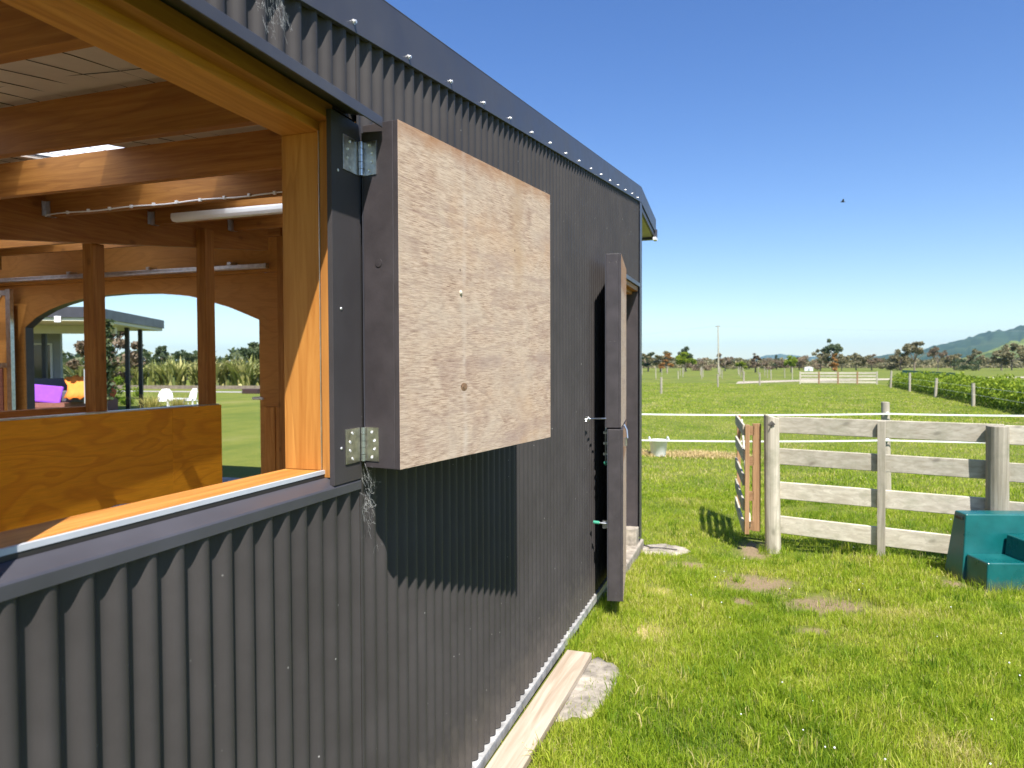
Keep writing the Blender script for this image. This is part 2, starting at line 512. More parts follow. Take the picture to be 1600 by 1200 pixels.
# ------------------------------------------------------------------ mesh builder
class MB:
    def __init__(self, mat=None):
        self.v, self.f, self.mi = [], [], []
        self.X = mat or Matrix.Identity(4)
        self.k = 0

    def add(self, vs, fs):
        b = len(self.v)
        self.v += [self.X @ Vector(p) for p in vs]
        self.f += [[b + i for i in f] for f in fs]
        self.mi += [self.k] * len(fs)
        return self

    def box(self, x0, x1, y0, y1, z0, z1):
        return self.add([(x0, y0, z0), (x1, y0, z0), (x1, y1, z0), (x0, y1, z0),
                         (x0, y0, z1), (x1, y0, z1), (x1, y1, z1), (x0, y1, z1)],
                        [(0, 3, 2, 1), (4, 5, 6, 7), (0, 1, 5, 4), (1, 2, 6, 5), (2, 3, 7, 6), (3, 0, 4, 7)])

    def bar(self, a, b, w, h, upv=(0, 0, 1)):
        a, b = Vector(a), Vector(b)
        d = (b - a).normalized()
        s = d.cross(Vector(upv)).normalized()
        u = s.cross(d).normalized()
        s, u = s * w / 2, u * h / 2
        ps = [a - s - u, a + s - u, a + s + u, a - s + u, b - s - u, b + s - u, b + s + u, b - s + u]
        return self.add(ps, [(0, 1, 2, 3), (7, 6, 5, 4), (0, 4, 5, 1), (1, 5, 6, 2), (2, 6, 7, 3), (3, 7, 4, 0)])

    def tube(self, pts, r, n=8, r2=None, caps=True):
        pts = [Vector(p) for p in pts]
        N = len(pts)
        vs, fs = [], []
        ref = Vector((0, 0, 1))
        for i, p in enumerate(pts):
            d = (pts[min(i + 1, N - 1)] - pts[max(i - 1, 0)]).normalized()
            if abs(d.dot(ref)) > 0.95:
                ref = Vector((1, 0, 0))
            s = d.cross(ref).normalized()
            u = s.cross(d)
            rr = r if r2 is None else r + (r2 - r) * i / max(1, N - 1)
            for k in range(n):
                a = 2 * math.pi * k / n
                vs.append(p + (s * math.cos(a) + u * math.sin(a)) * rr)
        for i in range(N - 1):
            for k in range(n):
                fs.append((i * n + k, i * n + (k + 1) % n, (i + 1) * n + (k + 1) % n, (i + 1) * n + k))
        if caps:
            fs.append(tuple(range(n))[::-1])
            fs.append(tuple((N - 1) * n + k for k in range(n)))
        return self.add(vs, fs)

    def lathe(self, prof, c=(0, 0, 0), n=24):
        vs, fs = [], []
        for (r, z) in prof:
            for k in range(n):
                a = 2 * math.pi * k / n
                vs.append((c[0] + r * math.cos(a), c[1] + r * math.sin(a), c[2] + z))
        for i in range(len(prof) - 1):
            for k in range(n):
                fs.append((i * n + k, i * n + (k + 1) % n, (i + 1) * n + (k + 1) % n, (i + 1) * n + k))
        return self.add(vs, fs)

    def prism(self, poly, h, axis=2, base=0.0):
        """closed polygon (two coords) extruded along an axis"""
        n = len(poly)
        def p(q, t):
            if axis == 2: return (q[0], q[1], t)
            if axis == 1: return (q[0], t, q[1])
            return (t, q[0], q[1])
        vs = [p(q, base) for q in poly] + [p(q, base + h) for q in poly]
        fs = [tuple(range(n))[::-1], tuple(range(n, 2 * n))]
        fs += [(i, (i + 1) % n, n + (i + 1) % n, n + i) for i in range(n)]
        return self.add(vs, fs)

    def build(self, name, mat, parent=None, smooth=False, bevel=0.0, local=False):
        me = bpy.data.meshes.new(name)
        off = Vector((0, 0, 0))
        if parent is not None and not local:
            r = parent
            while r.parent:
                r = r.parent
            off = r.location
        me.from_pydata([tuple(p - off) for p in self.v], [], self.f)
        mats = mat if isinstance(mat, (list, tuple)) else [mat]
        for mm in mats:
            me.materials.append(mm)
        if len(mats) > 1:
            me.polygons.foreach_set('material_index', self.mi)
        bm = bmesh.new()
        bm.from_mesh(me)
        bmesh.ops.recalc_face_normals(bm, faces=bm.faces)
        bm.to_mesh(me)
        bm.free()
        if smooth:
            me.polygons.foreach_set('use_smooth', [True] * len(me.polygons))
        o = bpy.data.objects.new(name, me)
        col.objects.link(o)
        if parent is not None:
            o.parent = parent
        if bevel:
            bv = o.modifiers.new('bevel', 'BEVEL')
            bv.width = bevel
            bv.segments = 2
            bv.limit_method = 'ANGLE'
        return o


def tag(o, label=None, cat=None, group=None, kind=None):
    if label: o['label'] = label
    if cat: o['category'] = cat
    if group: o['group'] = group
    if kind: o['kind'] = kind
    return o


def thing(name, label, cat, loc=(0, 0, 0), rz=0.0, group=None):
    o = bpy.data.objects.new(name, None)
    o.empty_display_size = 0.2
    o.location = loc
    o.rotation_euler = (0, 0, rz)
    col.objects.link(o)
    return tag(o, label, cat, group)


def copy_part(src, loc, parent=None, rot=None):
    c = src.copy()
    col.objects.link(c)
    c.parent = parent if parent is not None else src.parent
    c.location = loc
    if rot: c.rotation_euler = rot
    return c


def smoothstep(a, b, x):
    t = np.clip((x - a) / (b - a), 0, 1)
    return t * t * (3 - 2 * t)


def ground_z(x, y):
    x, y = np.asarray(x, float), np.asarray(y, float)
    near = -0.17 * smoothstep(3.0, 8.0, y) * (1 - 0.75 * smoothstep(0.2, 1.4, x))
    far = -0.10
    k = smoothstep(9.0, 18.0, y)
    z = near * (1 - k) + far * k
    left = smoothstep(-3.0, -1.6, x)
    return z * left


def gz(x, y):
    return float(ground_z(x, y))


# ------------------------------------------------------------------ ground
def grid_axis(a):
    return np.unique(np.round(np.concatenate(a), 4))


gx = grid_axis([np.array([-9000, -4000, -1500, -600, -250, -120, -80, -60, -45]), np.arange(-35, -4, 1.5), np.arange(-4, 6, 0.25),
                np.arange(6, 20, 1.0), np.array([25, 32, 45, 70, 120, 250, 600, 1500, 4000, 9000])])
gy = grid_axis([np.array([-3000, -800, -200, -60, -20]), np.arange(-10, 2, 2.0), np.arange(2, 12, 0.25), np.arange(12, 30, 1.0),
                np.array([35, 45, 60, 80, 110, 160, 250, 400, 800, 1600, 3000, 6000, 12000])])
GXX, GYY = np.meshgrid(gx, gy)
gzv = ground_z(GXX, GYY)
dsm = 0.012 * np.sin(GXX * 3.1 + 1.3 * np.sin(GYY * 1.7)) * np.cos(GYY * 2.3 + GXX)
gzv = gzv + dsm * ((np.abs(GXX) < 20) & (GYY < 30)) * (GXX > -1.0)
nx, ny = len(gx), len(gy)
vs_ = np.stack([GXX.ravel(), GYY.ravel(), gzv.ravel()], 1)
fs_ = []
for j in range(ny - 1):
    for i in range(nx - 1):
        a = j * nx + i
        fs_.append((a, a + 1, a + nx + 1, a + nx))
me = bpy.data.meshes.new('lawn')
me.from_pydata(vs_.tolist(), [], fs_)
me.materials.append(M['lawn'])
me.polygons.foreach_set('use_smooth', [True] * len(me.polygons))
lawn = bpy.data.objects.new('lawn', me)
col.objects.link(lawn)
tag(lawn, 'green paddock and lawn round the dark stable', 'lawn', kind='structure')

mb = MB()
trk = [(-60, 52), (-30, 57), (-9.5, 62.5), (-3.8, 75.5), (3.9, 88.3), (30, 112), (60, 130)]
w = [5.0, 5.5, 6.0, 5.0, 4.0, 4.0, 4.0]
ps = []
for (x, y), ww in zip(trk, w):
    ps += [(x, y - ww, -0.09 + 0.01), (x, y + ww, -0.09 + 0.01)]
mb.add(ps, [(2 * i, 2 * i + 2, 2 * i + 3, 2 * i + 1) for i in range(len(trk) - 1)])
tag(mb.build('farm_track', M['track']), 'dusty pale farm track beyond the paddock', 'track', kind='structure')

mb = MB()
mb.box(-14.0, -4.6, 7.80, 9.7, -0.05, 0.012)
tag(mb.build('gravel_apron', M['gravel']), 'gravel strip outside the arched stable opening', 'gravel', kind='structure')
mb = MB()
ps = []
for i in range(9):
    x = -70 + i * 7.0
    yc = 41.5 + 0.06 * (x + 34)
    ps += [(x, yc - 0.9, 0.012), (x, yc + 0.9, 0.012)]
mb.add(ps, [(2 * i, 2 * i + 2, 2 * i + 3, 2 * i + 1) for i in range(8)])
tag(mb.build('gravel_path', M['gravel']), 'pale gravel path crossing the lawn seen through the arch', 'path', kind='structure')

# ------------------------------------------------------------------ the stable
XW = -1.189           # ridge plane of the corrugated cladding
YR = 7.76             # ridge of the roof, over the far corner
SL = 0.1205


def roof_z(y):        # underside of the roof
    return 2.692 + SL * y if y <= YR else 2.692 + SL * YR - 0.112 * (y - YR)


def fascia_z(y):
    return 2.636 + SL * y if y <= YR else 2.636 + SL * YR - 0.112 * (y - YR)


stable = thing('stable', 'dark corrugated steel stable with open timber-lined window and propped shutter', 'stable', (-6.0, 2.5, 0.0))
P = 0.0762
PH0 = 0.03            # phase of the corrugation


def corr(mb, y0, y1, zb, zt, n=14, xoff=0.0):
    """corrugated sheet in the wall plane, top edge follows zt(y)"""
    k0, k1 = int(math.floor((y0 - PH0) / P * n)), int(math.ceil((y1 - PH0) / P * n))
    ys = [min(max(PH0 + k * P / n, y0), y1) for k in range(k0, k1 + 1)]
    ys = sorted(set(round(q, 5) for q in ys))
    vs = []
    for q in ys:
        x = XW - 0.0105 + 0.0105 * math.tanh(1.15 * math.cos(2 * math.pi * (q - PH0) / P)) / math.tanh(1.15) + xoff
        vs += [(x, q, zb(q) if callable(zb) else zb), (x, q, zt(q) if callable(zt) else zt)]
    return mb.add(vs, [(2 * i, 2 * i + 2, 2 * i + 3, 2 * i + 1) for i in range(len(ys) - 1)])


def sheet(y0, y1, zb, zt, i=0):
    mb = MB()
    corr(mb, y0, y1, zb, zt, xoff=0.0012 * (i % 2))
    o = mb.build('cladding_sheet', M['steel'], stable, smooth=True)
    return o


ftop = lambda q: fascia_z(q) + 0.03
yb = [-3.0, -2.23, -1.47, -0.71, 0.06, 0.82, 1.585, 2.0]
for i in range(len(yb) - 1):
    sheet(yb[i], yb[i + 1] + (0.004 if i < len(yb) - 2 else 0), 0.066, 1.462, i)
    sheet(yb[i], yb[i + 1] + (0.004 if i < len(yb) - 2 else 0), (lambda q: 2.6535) if yb[i] > 0 else 2.62, ftop, i)
yb2 = [2.0, 2.73, 3.50, 4.24, 5.02, 5.60, 6.20]
for i in range(len(yb2) - 1):
    sheet(yb2[i], yb2[i + 1] + 0.004, 0.066, ftop, i + 1)
sheet(6.20, 7.70, 2.69, ftop)
for i, (a_, b_) in enumerate(((-3.0, -2.23), (-2.23, -1.47), (-1.47, -0.71), (-0.71, 0.06), (0.06, 0.70))):
    sheet(a_, b_, 1.463, 2.619, i)
# structural core of the front wall: lining boards inside the cladding
mb = MB()
mb.box(-1.315, -1.225, -3.0, 1.86, 0.0, 1.46)
mb.box(-1.315, -1.245, -3.0, 0.79, 1.461, 2.30)
mb.box(-1.315, -1.245, 1.93, 6.18, 0.0, 2.584)
mb.box(-1.315, -1.225, 7.68, 7.74, 0.0, 2.56)
mb.prism([(-0.9, 2.585), (7.74, 2.585), (7.74, 3.60), (-0.9, 2.59)], 0.06, axis=0, base=-1.314)
mb.build('wall_framing', M['ply_lining'], stable)

# foundation plate, white vermin strip
mb = MB()
mb.box(-1.30, -1.192, -3.0, 6.18, -0.25, 0.045)
mb.build('foundation', M['concrete'], stable)
mb = MB()
mb.box(-1.215, -1.174, -3.0, 6.16, 0.052, 0.060)
mb.box(-1.1745, -1.1725, -3.0, 6.16, 0.012, 0.060)
mb.build('vermin_strip', M['strip_grey'], stable)

# barge flashing (fascia) with its screws
mb = MB()
def rakebox(mb, y0, y1, x0, x1, f0, f1):
    """box that follows the roof slope, f0/f1 give its bottom and top"""
    vs = [(x0, y0, f0(y0)), (x1, y0, f0(y0)), (x1, y1, f0(y1)), (x0, y1, f0(y1)),
          (x0, y0, f1(y0)), (x1, y0, f1(y0)), (x1, y1, f1(y1)), (x0, y1, f1(y1))]
    return mb.add(vs, [(0, 3, 2, 1), (4, 5, 6, 7), (0, 1, 5, 4), (1, 2, 6, 5), (2, 3, 7, 6), (3, 0, 4, 7)])
rakebox(mb, -3.3, YR, -1.1845, -1.179, fascia_z, lambda q: fascia_z(q) + 0.160)
rakebox(mb, -3.3, YR, -1.38, -1.179, lambda q: fascia_z(q) + 0.1605, lambda q: fascia_z(q) + 0.1655)
rakebox(mb, -3.3, YR, -1.2000, -1.1847, lambda q: fascia_z(q) + 0.0005, lambda q: fascia_z(q) + 0.006)
barge = mb.build('barge_flashing', M['steel_plain'], stable, bevel=0.0015)
mb = MB()
rakebox(mb, YR + 0.002, 8.93, -1.1845, -1.179, lambda q: fascia_z(q), lambda q: fascia_z(q) + 0.160)
rakebox(mb, YR + 0.002, 8.93, -1.38, -1.179, lambda q: fascia_z(q) + 0.1605, lambda q: fascia_z(q) + 0.1655)
mb.build('porch_barge_flashing', M['steel_plain'], stable, bevel=0.0015)
proto = None
for i in range(17):
    y = 1.60 + 0.37 * i
    loc = Vector((-1.179, y, fascia_z(y) + 0.026 + 0.004 * (i % 2))) - stable.location
    if proto is None:
        mb = MB(Matrix.Rotation(rad(90), 4, 'Y'))
        mb.lathe([(0.0, 0.0), (0.0085, 0.0), (0.0085, 0.002), (0.0055, 0.0025), (0.0055, 0.009), (0.0, 0.010)], n=8)
        proto = mb.build('screw', M['screw'], barge, local=True)
        proto.location = loc
    else:
        copy_part(proto, loc, barge)

# corner flashing at the far end
mb = MB()
mb.prism([(-1.178, 7.66), (-1.178, 7.80), (-1.36, 7.80), (-1.36, 7.797), (-1.181, 7.797), (-1.181, 7.66)], 3.45 + 0.13, axis=2, base=-0.02)
mb.build('corner_flashing', M['steel_plain'], stable, bevel=0.001)
mb = MB()
mb.box(-1.20, -1.174, 6.18, 7.658, 2.662, 2.70)
mb.build('door_head_flashing', M['steel_plain'], stable)
mb = MB()
mb.box(-1.34, -1.195, 6.183, 6.215, 0.0, 2.66)
mb.build('door_jamb', M['paint'], stable)
mb = MB()
mb.box(-1.34, -1.195, 7.625, 7.658, 0.02, 2.66)
mb.build('door_jamb', M['paint'], stable)
mb = MB()
mb.box(-1.34, -1.195, 6.216, 7.624, 2.615, 2.66)
mb.build('door_head', M['pine_y'], stable)
mb = MB()
mb.box(-1.42, -1.16, 6.25, 7.84, -0.3, -0.045)
mb.box(-1.36, -1.185, 7.50, 7.655, -0.30, 0.13)
mb.build('door_step', M['concrete'], stable, bevel=0.012)

# ---- window opening: sill, jamb, head
mb = MB()
mb.box(-1.385, -1.249, 0.815, 1.885, 1.498, 1.530)
mb.build('sill_board', M['pine_y'], stable, bevel=0.002)
mb = MB()
mb.box(-1.2485, -1.2385, 0.815, 1.884, 1.521, 1.5325)
mb.build('sill_trim', M['trim_grey'], stable)
mb = MB()
mb.box(-1.2485, -1.2400, 0.815, 1.884, 1.500, 1.5205)  # black strip painting in the shaded gap below the trim
mb.build('sill_gap_black', M['wire'], stable)
mb = MB()
mb.prism([(-1.2355, 1.510), (-1.2355, 1.500), (-1.1885, 1.4835), (-1.1885, 1.459), (-1.1845, 1.459), (-1.1845, 1.485), (-1.1875, 1.4895)], 1.315, axis=1, base=0.685)
mb.build('sill_flashing', M['steel_plain'], stable, bevel=0.0008)
mb = MB()
mb.box(-1.385, -1.250, 1.8855, 1.912, 1.5305, 2.5525)
mb.build('jamb_board', M['pine_z'], stable, bevel=0.0015)
mb = MB()
mb.box(-1.2465, -1.2015, 1.880, 1.925, 1.5105, 2.60)
mb.build('jamb_stop', M['rafter_z'], stable)
mb = MB()
mb.box(-1.2495, -1.2470, 1.876, 1.8845, 1.5345, 2.5525)
mb.build('jamb_seal', M['galv'], stable)
mb = MB()
mb.box(-1.200, -1.1835, 1.846, 2.003, 1.492, 2.60)
mb.build('jamb_flashing', M['steel_flat'], stable, bevel=0.001)
mb = MB()
mb.box(-1.385, -1.250, 0.79, 1.912, 2.5530, 2.584)
mb.build('head_board', M['pine_y'], stable, bevel=0.002)
mb = MB()
mb.box(-1.2495, -1.2005, 0.79, 1.879, 2.578, 2.622)
mb.build('head_packer', M['rafter_y'], stable)
mb = MB()
mb.box(-1.243, -1.2115, 0.70, 2.03, 2.6225, 2.70)  # unseen strip added to block light leaking behind the head flashing
mb.build('light_leak_block', M['wire'], stable)
mb = MB()
mb.prism([(-1.2113, 2.656), (-1.2113, 2.630), (-1.090, 2.599), (-1.090, 2.574), (-1.085, 2.574), (-1.085, 2.604)], 1.295, axis=1, base=0.68)
mb.build('head_flashing', M['steel_plain'], stable, bevel=0.0008)
mb = MB()
mb.box(-1.385, -1.250, 0.789, 0.8145, 1.5305, 2.5525)
mb.build('jamb_board', M['pine_z'], stable)
mb = MB()
mb.box(-1.200, -1.1835, 0.66, 0.835, 1.492, 2.60)
mb.build('jamb_flashing', M['steel_flat'], stable, bevel=0.001)
proto = None
for (y, z) in ((1.885, 1.60), (1.88, 2.43), (1.89, 2.02)):
    loc = Vector((-1.1835, y, z)) - stable.location
    if proto is None:
        mb = MB(Matrix.Rotation(rad(90), 4, 'Y'))
        mb.lathe([(0.0, 0.0), (0.005, 0.0), (0.004, 0.002), (0.0, 0.003)], n=8)
        proto = mb.build('rivet', M['screw'], stable, local=True)
        proto.location = loc
    else:
        copy_part(proto, loc, stable)


# ---- window shutters: a framed box faced with plywood on its inner side
def shutter(front, ang, length, z0, z1, label, flip=False):
    """front = near bottom corner of the plywood face; local x along the sheet, -y out of the face"""
    d = Vector((math.sin(ang), math.cos(ang), 0))
    nrm = Vector((math.cos(ang), -math.sin(ang), 0))
    if flip:
        nrm = -nrm
    X = Matrix(((d.x, -nrm.x, 0, 0), (d.y, -nrm.y, 0, 0), (0, 0, 1, 0), (0, 0, 0, 1)))
    X.translation = Vector((front[0], front[1], z0)) - stable.location
    H = z1 - z0
    T = 0.140
    ident = Matrix.Identity(4)

    def put(mb, name, mat, par, **kw):
        o = mb.build(name, mat, par, local=True, **kw)
        return o
    f = MB()
    # frame members round the edge and the back skin
    f.box(0.0, 0.045, 0.0185, T - 0.006, 0.0, H)
    f.box(length - 0.045, length, 0.0185, T - 0.006, 0.0, H)
    f.box(0.0455, length - 0.0455, 0.0185, T - 0.006, 0.0, 0.045)
    f.box(0.0455, length - 0.0455, 0.0185, T - 0.006, H - 0.045, H)
    root = put(f, 'window_shutter', M['paint'], stable, bevel=0.002)
    root.matrix_local = X
    root['label'] = label
    b = MB()
    b.box(0.001, length - 0.001, T - 0.0055, T, 0.001, H - 0.001)
    put(b, 'back_skin', M['steel_plain'], root)
    p = MB()
    p.k = 1
    p.box(0.0005, length, 0.0, 0.018, 0.0, H - 0.001)
    o = put(p, 'plywood_face', [M['ply_out'], M['paint']], root, bevel=0.0012)
    for pl in o.data.polygons:
        pl.material_index = 0 if pl.normal.y < -0.5 else 1
    # bolt head on the hinge edge, knot and wooden plug on the face
    q = MB(Matrix.Translation((0, 0.075, 0.64)) @ Matrix.Rotation(rad(-90), 4, 'Y'))
    q.lathe([(0, 0), (0.013, 0), (0.013, 0.002), (0.0, 0.0028)], n=14)
    put(q, 'plug', M['paint'], root)
    q = MB(Matrix.Translation((0.36, 0.0, 0.575)) @ Matrix.Rotation(rad(90), 4, 'X'))
    q.lathe([(0, 0), (0.009, 0), (0.008, 0.003), (0.003, 0.006), (0, 0.0065)], n=10)
    put(q, 'timber_plug', M['grey_x'], root)
    q = MB(Matrix.Translation((0.38, 0.0, 0.245)) @ Matrix.Rotation(rad(90), 4, 'X') @ Matrix.Diagonal((1.5, 1, 1, 1)))
    for r0, hh in ((0.015, 0.0008), (0.010, 0.0014), (0.006, 0.0018)):
        q.lathe([(0, 0), (r0, 0), (r0 * 0.85, hh), (0, hh)], n=16)
    put(q, 'knot', M['knot'], root)
    return root


sh = shutter((-1.040, 1.985), rad(8.82), 1.114, 1.527, 2.598, 'propped open shutter with weathered plywood face beside the window')

# hinges of the near shutter: plates on the jamb flashing and on the shutter edge, knuckles between
for (z0, z1) in ((2.440, 2.545), (1.548, 1.655)):
    mb = MB()
    mb.box(-1.1833, -1.1800, 1.905, 1.988, z0, z1)
    nrm = Vector((math.cos(rad(8.82)), -math.sin(rad(8.82)), 0))
    dv = Vector((math.sin(rad(8.82)), math.cos(rad(8.82)), 0))
    a = Vector((-1.040, 1.985, 0)) - nrm * 0.136 - dv * 0.0015
    b = Vector((-1.040, 1.985, 0)) - nrm * 0.080 - dv * 0.0015
    mb.bar((a.x, a.y, (z0 + z1) / 2), (b.x, b.y, (z0 + z1) / 2), 0.0026, z1 - z0)
    hinge = mb.build('hinge', M['zinc'], stable, bevel=0.0006)
    mb = MB()
    n = 5
    for k in range(n):
        s0, s1 = z0 + (z1 - z0) * k / n + 0.0007, z0 + (z1 - z0) * (k + 1) / n - 0.0007
        mb.tube([(-1.1735, 1.995, s0), (-1.1735, 1.995, s1)], 0.0075, 12)
    mb.build('knuckle', M['galv'], hinge)
    for k in range(4):
        zz = z0 + (z1 - z0) * (0.13 + 0.245 * k)
        mb = MB(Matrix.Translation((-1.180, 1.928 + 0.014 * (k in (0, 3)), zz)) @ Matrix.Rotation(rad(90), 4, 'Y'))
        mb.lathe([(0, 0.0016), (0.0015, 0.0006), (0.0046, 0.0018), (0.0052, 0.0), (0.0054, 0)], n=10)
        mb.build('screw', M['screw'], hinge)
        c = a + (b - a) * (0.55 + 0.18 * (k in (1, 2))) - dv * 0.0016
        mb = MB(Matrix.Translation((c.x, c.y, zz)) @ Matrix.Rotation(rad(90), 4, 'X') @ Matrix.Rotation(rad(8.8), 4, 'Y'))
        mb.lathe([(0, 0.0016), (0.0015, 0.0006), (0.0046, 0.0018), (0.0052, 0.0), (0.0054, 0)], n=10)
        mb.build('screw', M['screw'], hinge)

# ---- split stable doors folded back along the wall
def door_leaf(front0, front1, z0, z1, label):
    a, b = Vector((*front0, 0)), Vector((*front1, 0))
    d = (b - a).normalized()
    L = (b - a).length
    nrm = Vector((d.y, -d.x, 0))
    X = Matrix(((d.x, -nrm.x, 0, 0), (d.y, -nrm.y, 0, 0), (0, 0, 1, 0), (0, 0, 0, 1)))
    X.translation = Vector((a.x, a.y, z0)) - stable.location
    H = z1 - z0
    f = MB()
    T = 0.118
    f.box(0, 0.05, 0.0185, T - 0.006, 0, H)
    f.box(L - 0.05, L, 0.0185, T - 0.006, 0, H)
    f.box(0.0505, L - 0.0505, 0.0185, T - 0.006, 0, 0.05)
    f.box(0.0505, L - 0.0505, 0.0185, T - 0.006, H - 0.05, H)
    root = f.build('door_leaf', M['paint'], stable, local=True, bevel=0.003)
    root.matrix_local = X
    root['label'] = label
    p = MB()
    p.k = 1
    p.box(0.0008, L, 0.0, 0.018, 0.002, H - 0.003)
    o = p.build('plywood_face', [M['ply_out'], M['paint']], root, local=True, bevel=0.001)
    for pl in o.data.polygons:
        pl.material_index = 0 if pl.normal.y < -0.5 else 1
    p = MB()
    p.box(0.001, L - 0.001, T - 0.0055, T, 0.001, H - 0.001)
    p.build('back_skin', M['steel_plain'], root, local=True)
    for (yy, zz) in ((0.05, 0.06), (0.085, H - 0.06), (0.035, H - 0.06), (0.08, H * 0.5), (0.045, H * 0.5)):
        q = MB(Matrix.Translation((0, yy, zz)) @ Matrix.Rotation(rad(-90), 4, 'Y'))
        q.lathe([(0, 0.0012), (0.003, 0.0005), (0.006, 0.0018), (0.0066, 0)], n=8)
        q.build('screw', M['paint'], root, local=True)
    return root


up_d = door_leaf((-0.956, 5.32), (-1.070, 6.20), 1.378, 2.668, 'upper half door standing open')
lo_d = door_leaf((-0.936, 5.30), (-1.068, 6.195), 0.085, 1.368, 'lower half door standing open')
# bolts on the doors' backs
mb = MB()
mb.tube([(-1.075, 5.34, 1.12), (-1.075, 5.34, 1.44)], 0.007, 8)
for z in (1.17, 1.25, 1.33):
    mb.box(-1.092, -1.062, 5.331, 5.349, z, z + 0.018)
bolt = mb.build('door_bolt', M['galv'], stable)
mb = MB(Matrix.Translation((-1.075, 5.34, 1.11)))
mb.lathe([(0, -0.018), (0.012, -0.014), (0.017, 0), (0.012, 0.014), (0, 0.018)], n=12)
mb.build('knob', M['green_plastic'], bolt, smooth=True)
mb = MB()
mb.box(-1.095, -1.055, 5.318, 5.336, 0.62, 0.68)
mb.tube([(-1.06, 5.31, 0.66), (-1.13, 5.30, 0.665)], 0.007, 8)
kick = mb.build('kick_bolt', M['galv'], stable)
mb = MB()
mb.tube([(-1.115, 5.302, 0.664), (-1.160, 5.295, 0.668)], 0.012, 10)
mb.build('knob', M['green_plastic'], kick)
mb = MB()
mb.tube([(-0.938, 5.37, 1.27), (-0.918, 5.37, 1.30), (-0.925, 5.38, 1.36), (-0.945, 5.38, 1.40)], 0.008, 8)
mb.box(-0.945, -0.925, 5.35, 5.40, 1.24, 1.30)
mb.build('latch', M['galv'], stable)
# hook holding the upper door to the wall
mb = MB()
mb.tube([(-1.185, 5.13, 1.452), (-1.150, 5.14, 1.455), (-1.10, 5.27, 1.448), (-1.068, 5.31, 1.446)], 0.006, 8)
hook = mb.build('door_hook', M['galv'], stable)
mb = MB()
mb.tube([(-1.170 + 0.016 * math.cos(t), 5.13, 1.452 + 0.016 * math.sin(t)) for t in np.linspace(0, 6.1, 12)], 0.004, 6)
mb.build('eye', M['galv'], hook)

# ---- roof: dark sheets, pale underlay, translucent strips
FILL_SKYLIGHT = (-3.2, -2.2, -2.9, 0.75)  # unseen extra roof opening, added to brighten the partition
SKY = [(-4.06, -3.39), (-8.45, -7.30), (-10.9, -9.7), (-13.2, -12.4)]
XL, XR = -14.0, -1.158
edges = [XR]
for a, b in SKY:
    edges += [b, a]
edges.append(XL)
Y0 = -3.3
SKY_Y0, SKY_Y1 = -2.9, 7.2
roof = MB()
und = MB()
def slab(mb, x0, x1, y0, y1, o0, o1):
    vs = [(x0, y0, roof_z(y0) + o0), (x1, y0, roof_z(y0) + o0), (x1, y1, roof_z(y1) + o0), (x0, y1, roof_z(y1) + o0),
          (x0, y0, roof_z(y0) + o1), (x1, y0, roof_z(y0) + o1), (x1, y1, roof_z(y1) + o1), (x0, y1, roof_z(y1) + o1)]
    mb.add(vs, [(0, 3, 2, 1), (4, 5, 6, 7), (0, 1, 5, 4), (1, 2, 6, 5), (2, 3, 7, 6), (3, 0, 4, 7)])
for i in range(0, len(edges), 2):
    if i == 0:
        sa, sb, s0, s1 = FILL_SKYLIGHT
        for (xa, xb, ya, yb_) in ((edges[1], sa, Y0, s1), (sb, edges[0] - 0.20, Y0, s1), (edges[1], edges[0] - 0.20, s1, YR), (sa, sb, Y0, s0)):
            slab(roof, xa, xb, ya, yb_, 0.022, 0.075)
            slab(und, xa, xb - 0.002, ya, min(yb_, YR - 0.05), 0.006, 0.021)
        continue
    slab(roof, edges[i + 1], edges[i], Y0, YR, 0.022, 0.075)
    slab(und, edges[i + 1], edges[i], Y0, YR - 0.05, 0.006, 0.021)
for a, b in SKY:
    slab(roof, a, b, Y0, SKY_Y0, 0.022, 0.075)
    slab(roof, a, b, SKY_Y1, YR, 0.022, 0.075)
    slab(und, a, b, Y0, SKY_Y0, 0.006, 0.021)
slab(roof, XL, XR - 0.2, YR + 0.002, 8.9, 0.022, 0.075)
roof_o = roof.build('roof', M['steel_roof'], stable)
und.build('roof_underlay', M['underlay'], roof_o)
for a, b, y0_, y1_ in [(a, b, SKY_Y0, SKY_Y1) for a, b in SKY] + [FILL_SKYLIGHT]:
    mb = MB()
    n = int((b - a) / P * 8)
    vs = []
    for k in range(n + 1):
        x = a + (b - a) * k / n
        dz = 0.035 + 0.008 * math.cos(2 * math.pi * x / P)
        vs += [(x, y0_, roof_z(y0_) + dz), (x, y1_, roof_z(y1_) + dz)]
    mb.add(vs, [(2 * i, 2 * i + 2, 2 * i + 3, 2 * i + 1) for i in range(n)])
    mb.build('skylight', M['skylight'], roof_o, smooth=True)  # the last one is the added fill panel
mb = MB()
rakebox(mb, 7.805, 8.86, -1.215, -1.19, lambda q: fascia_z(q) - 0.06, lambda q: fascia_z(q) + 0.15)
mb.build('porch_end_board', M['paint'], stable)
# porch soffit and gutter end
mb = MB()
slab(mb, -13.9, -1.20, 7.82, 8.86, -0.115, -0.10)
mb.build('porch_soffit', M['underlay'], stable)
mb = MB()
mb.box(-14.0, -1.162, 8.86, 8.93, roof_z(8.9) - 0.14, roof_z(8.9) - 0.02)
mb.build('gutter', M['steel_plain'], stable)
mb = MB()
mb.box(-1.20, -1.1602, 8.80, 8.925, roof_z(8.9) - 0.155, roof_z(8.9) - 0.120)
mb.build('gutter_stop', M['white_trim'], stable)

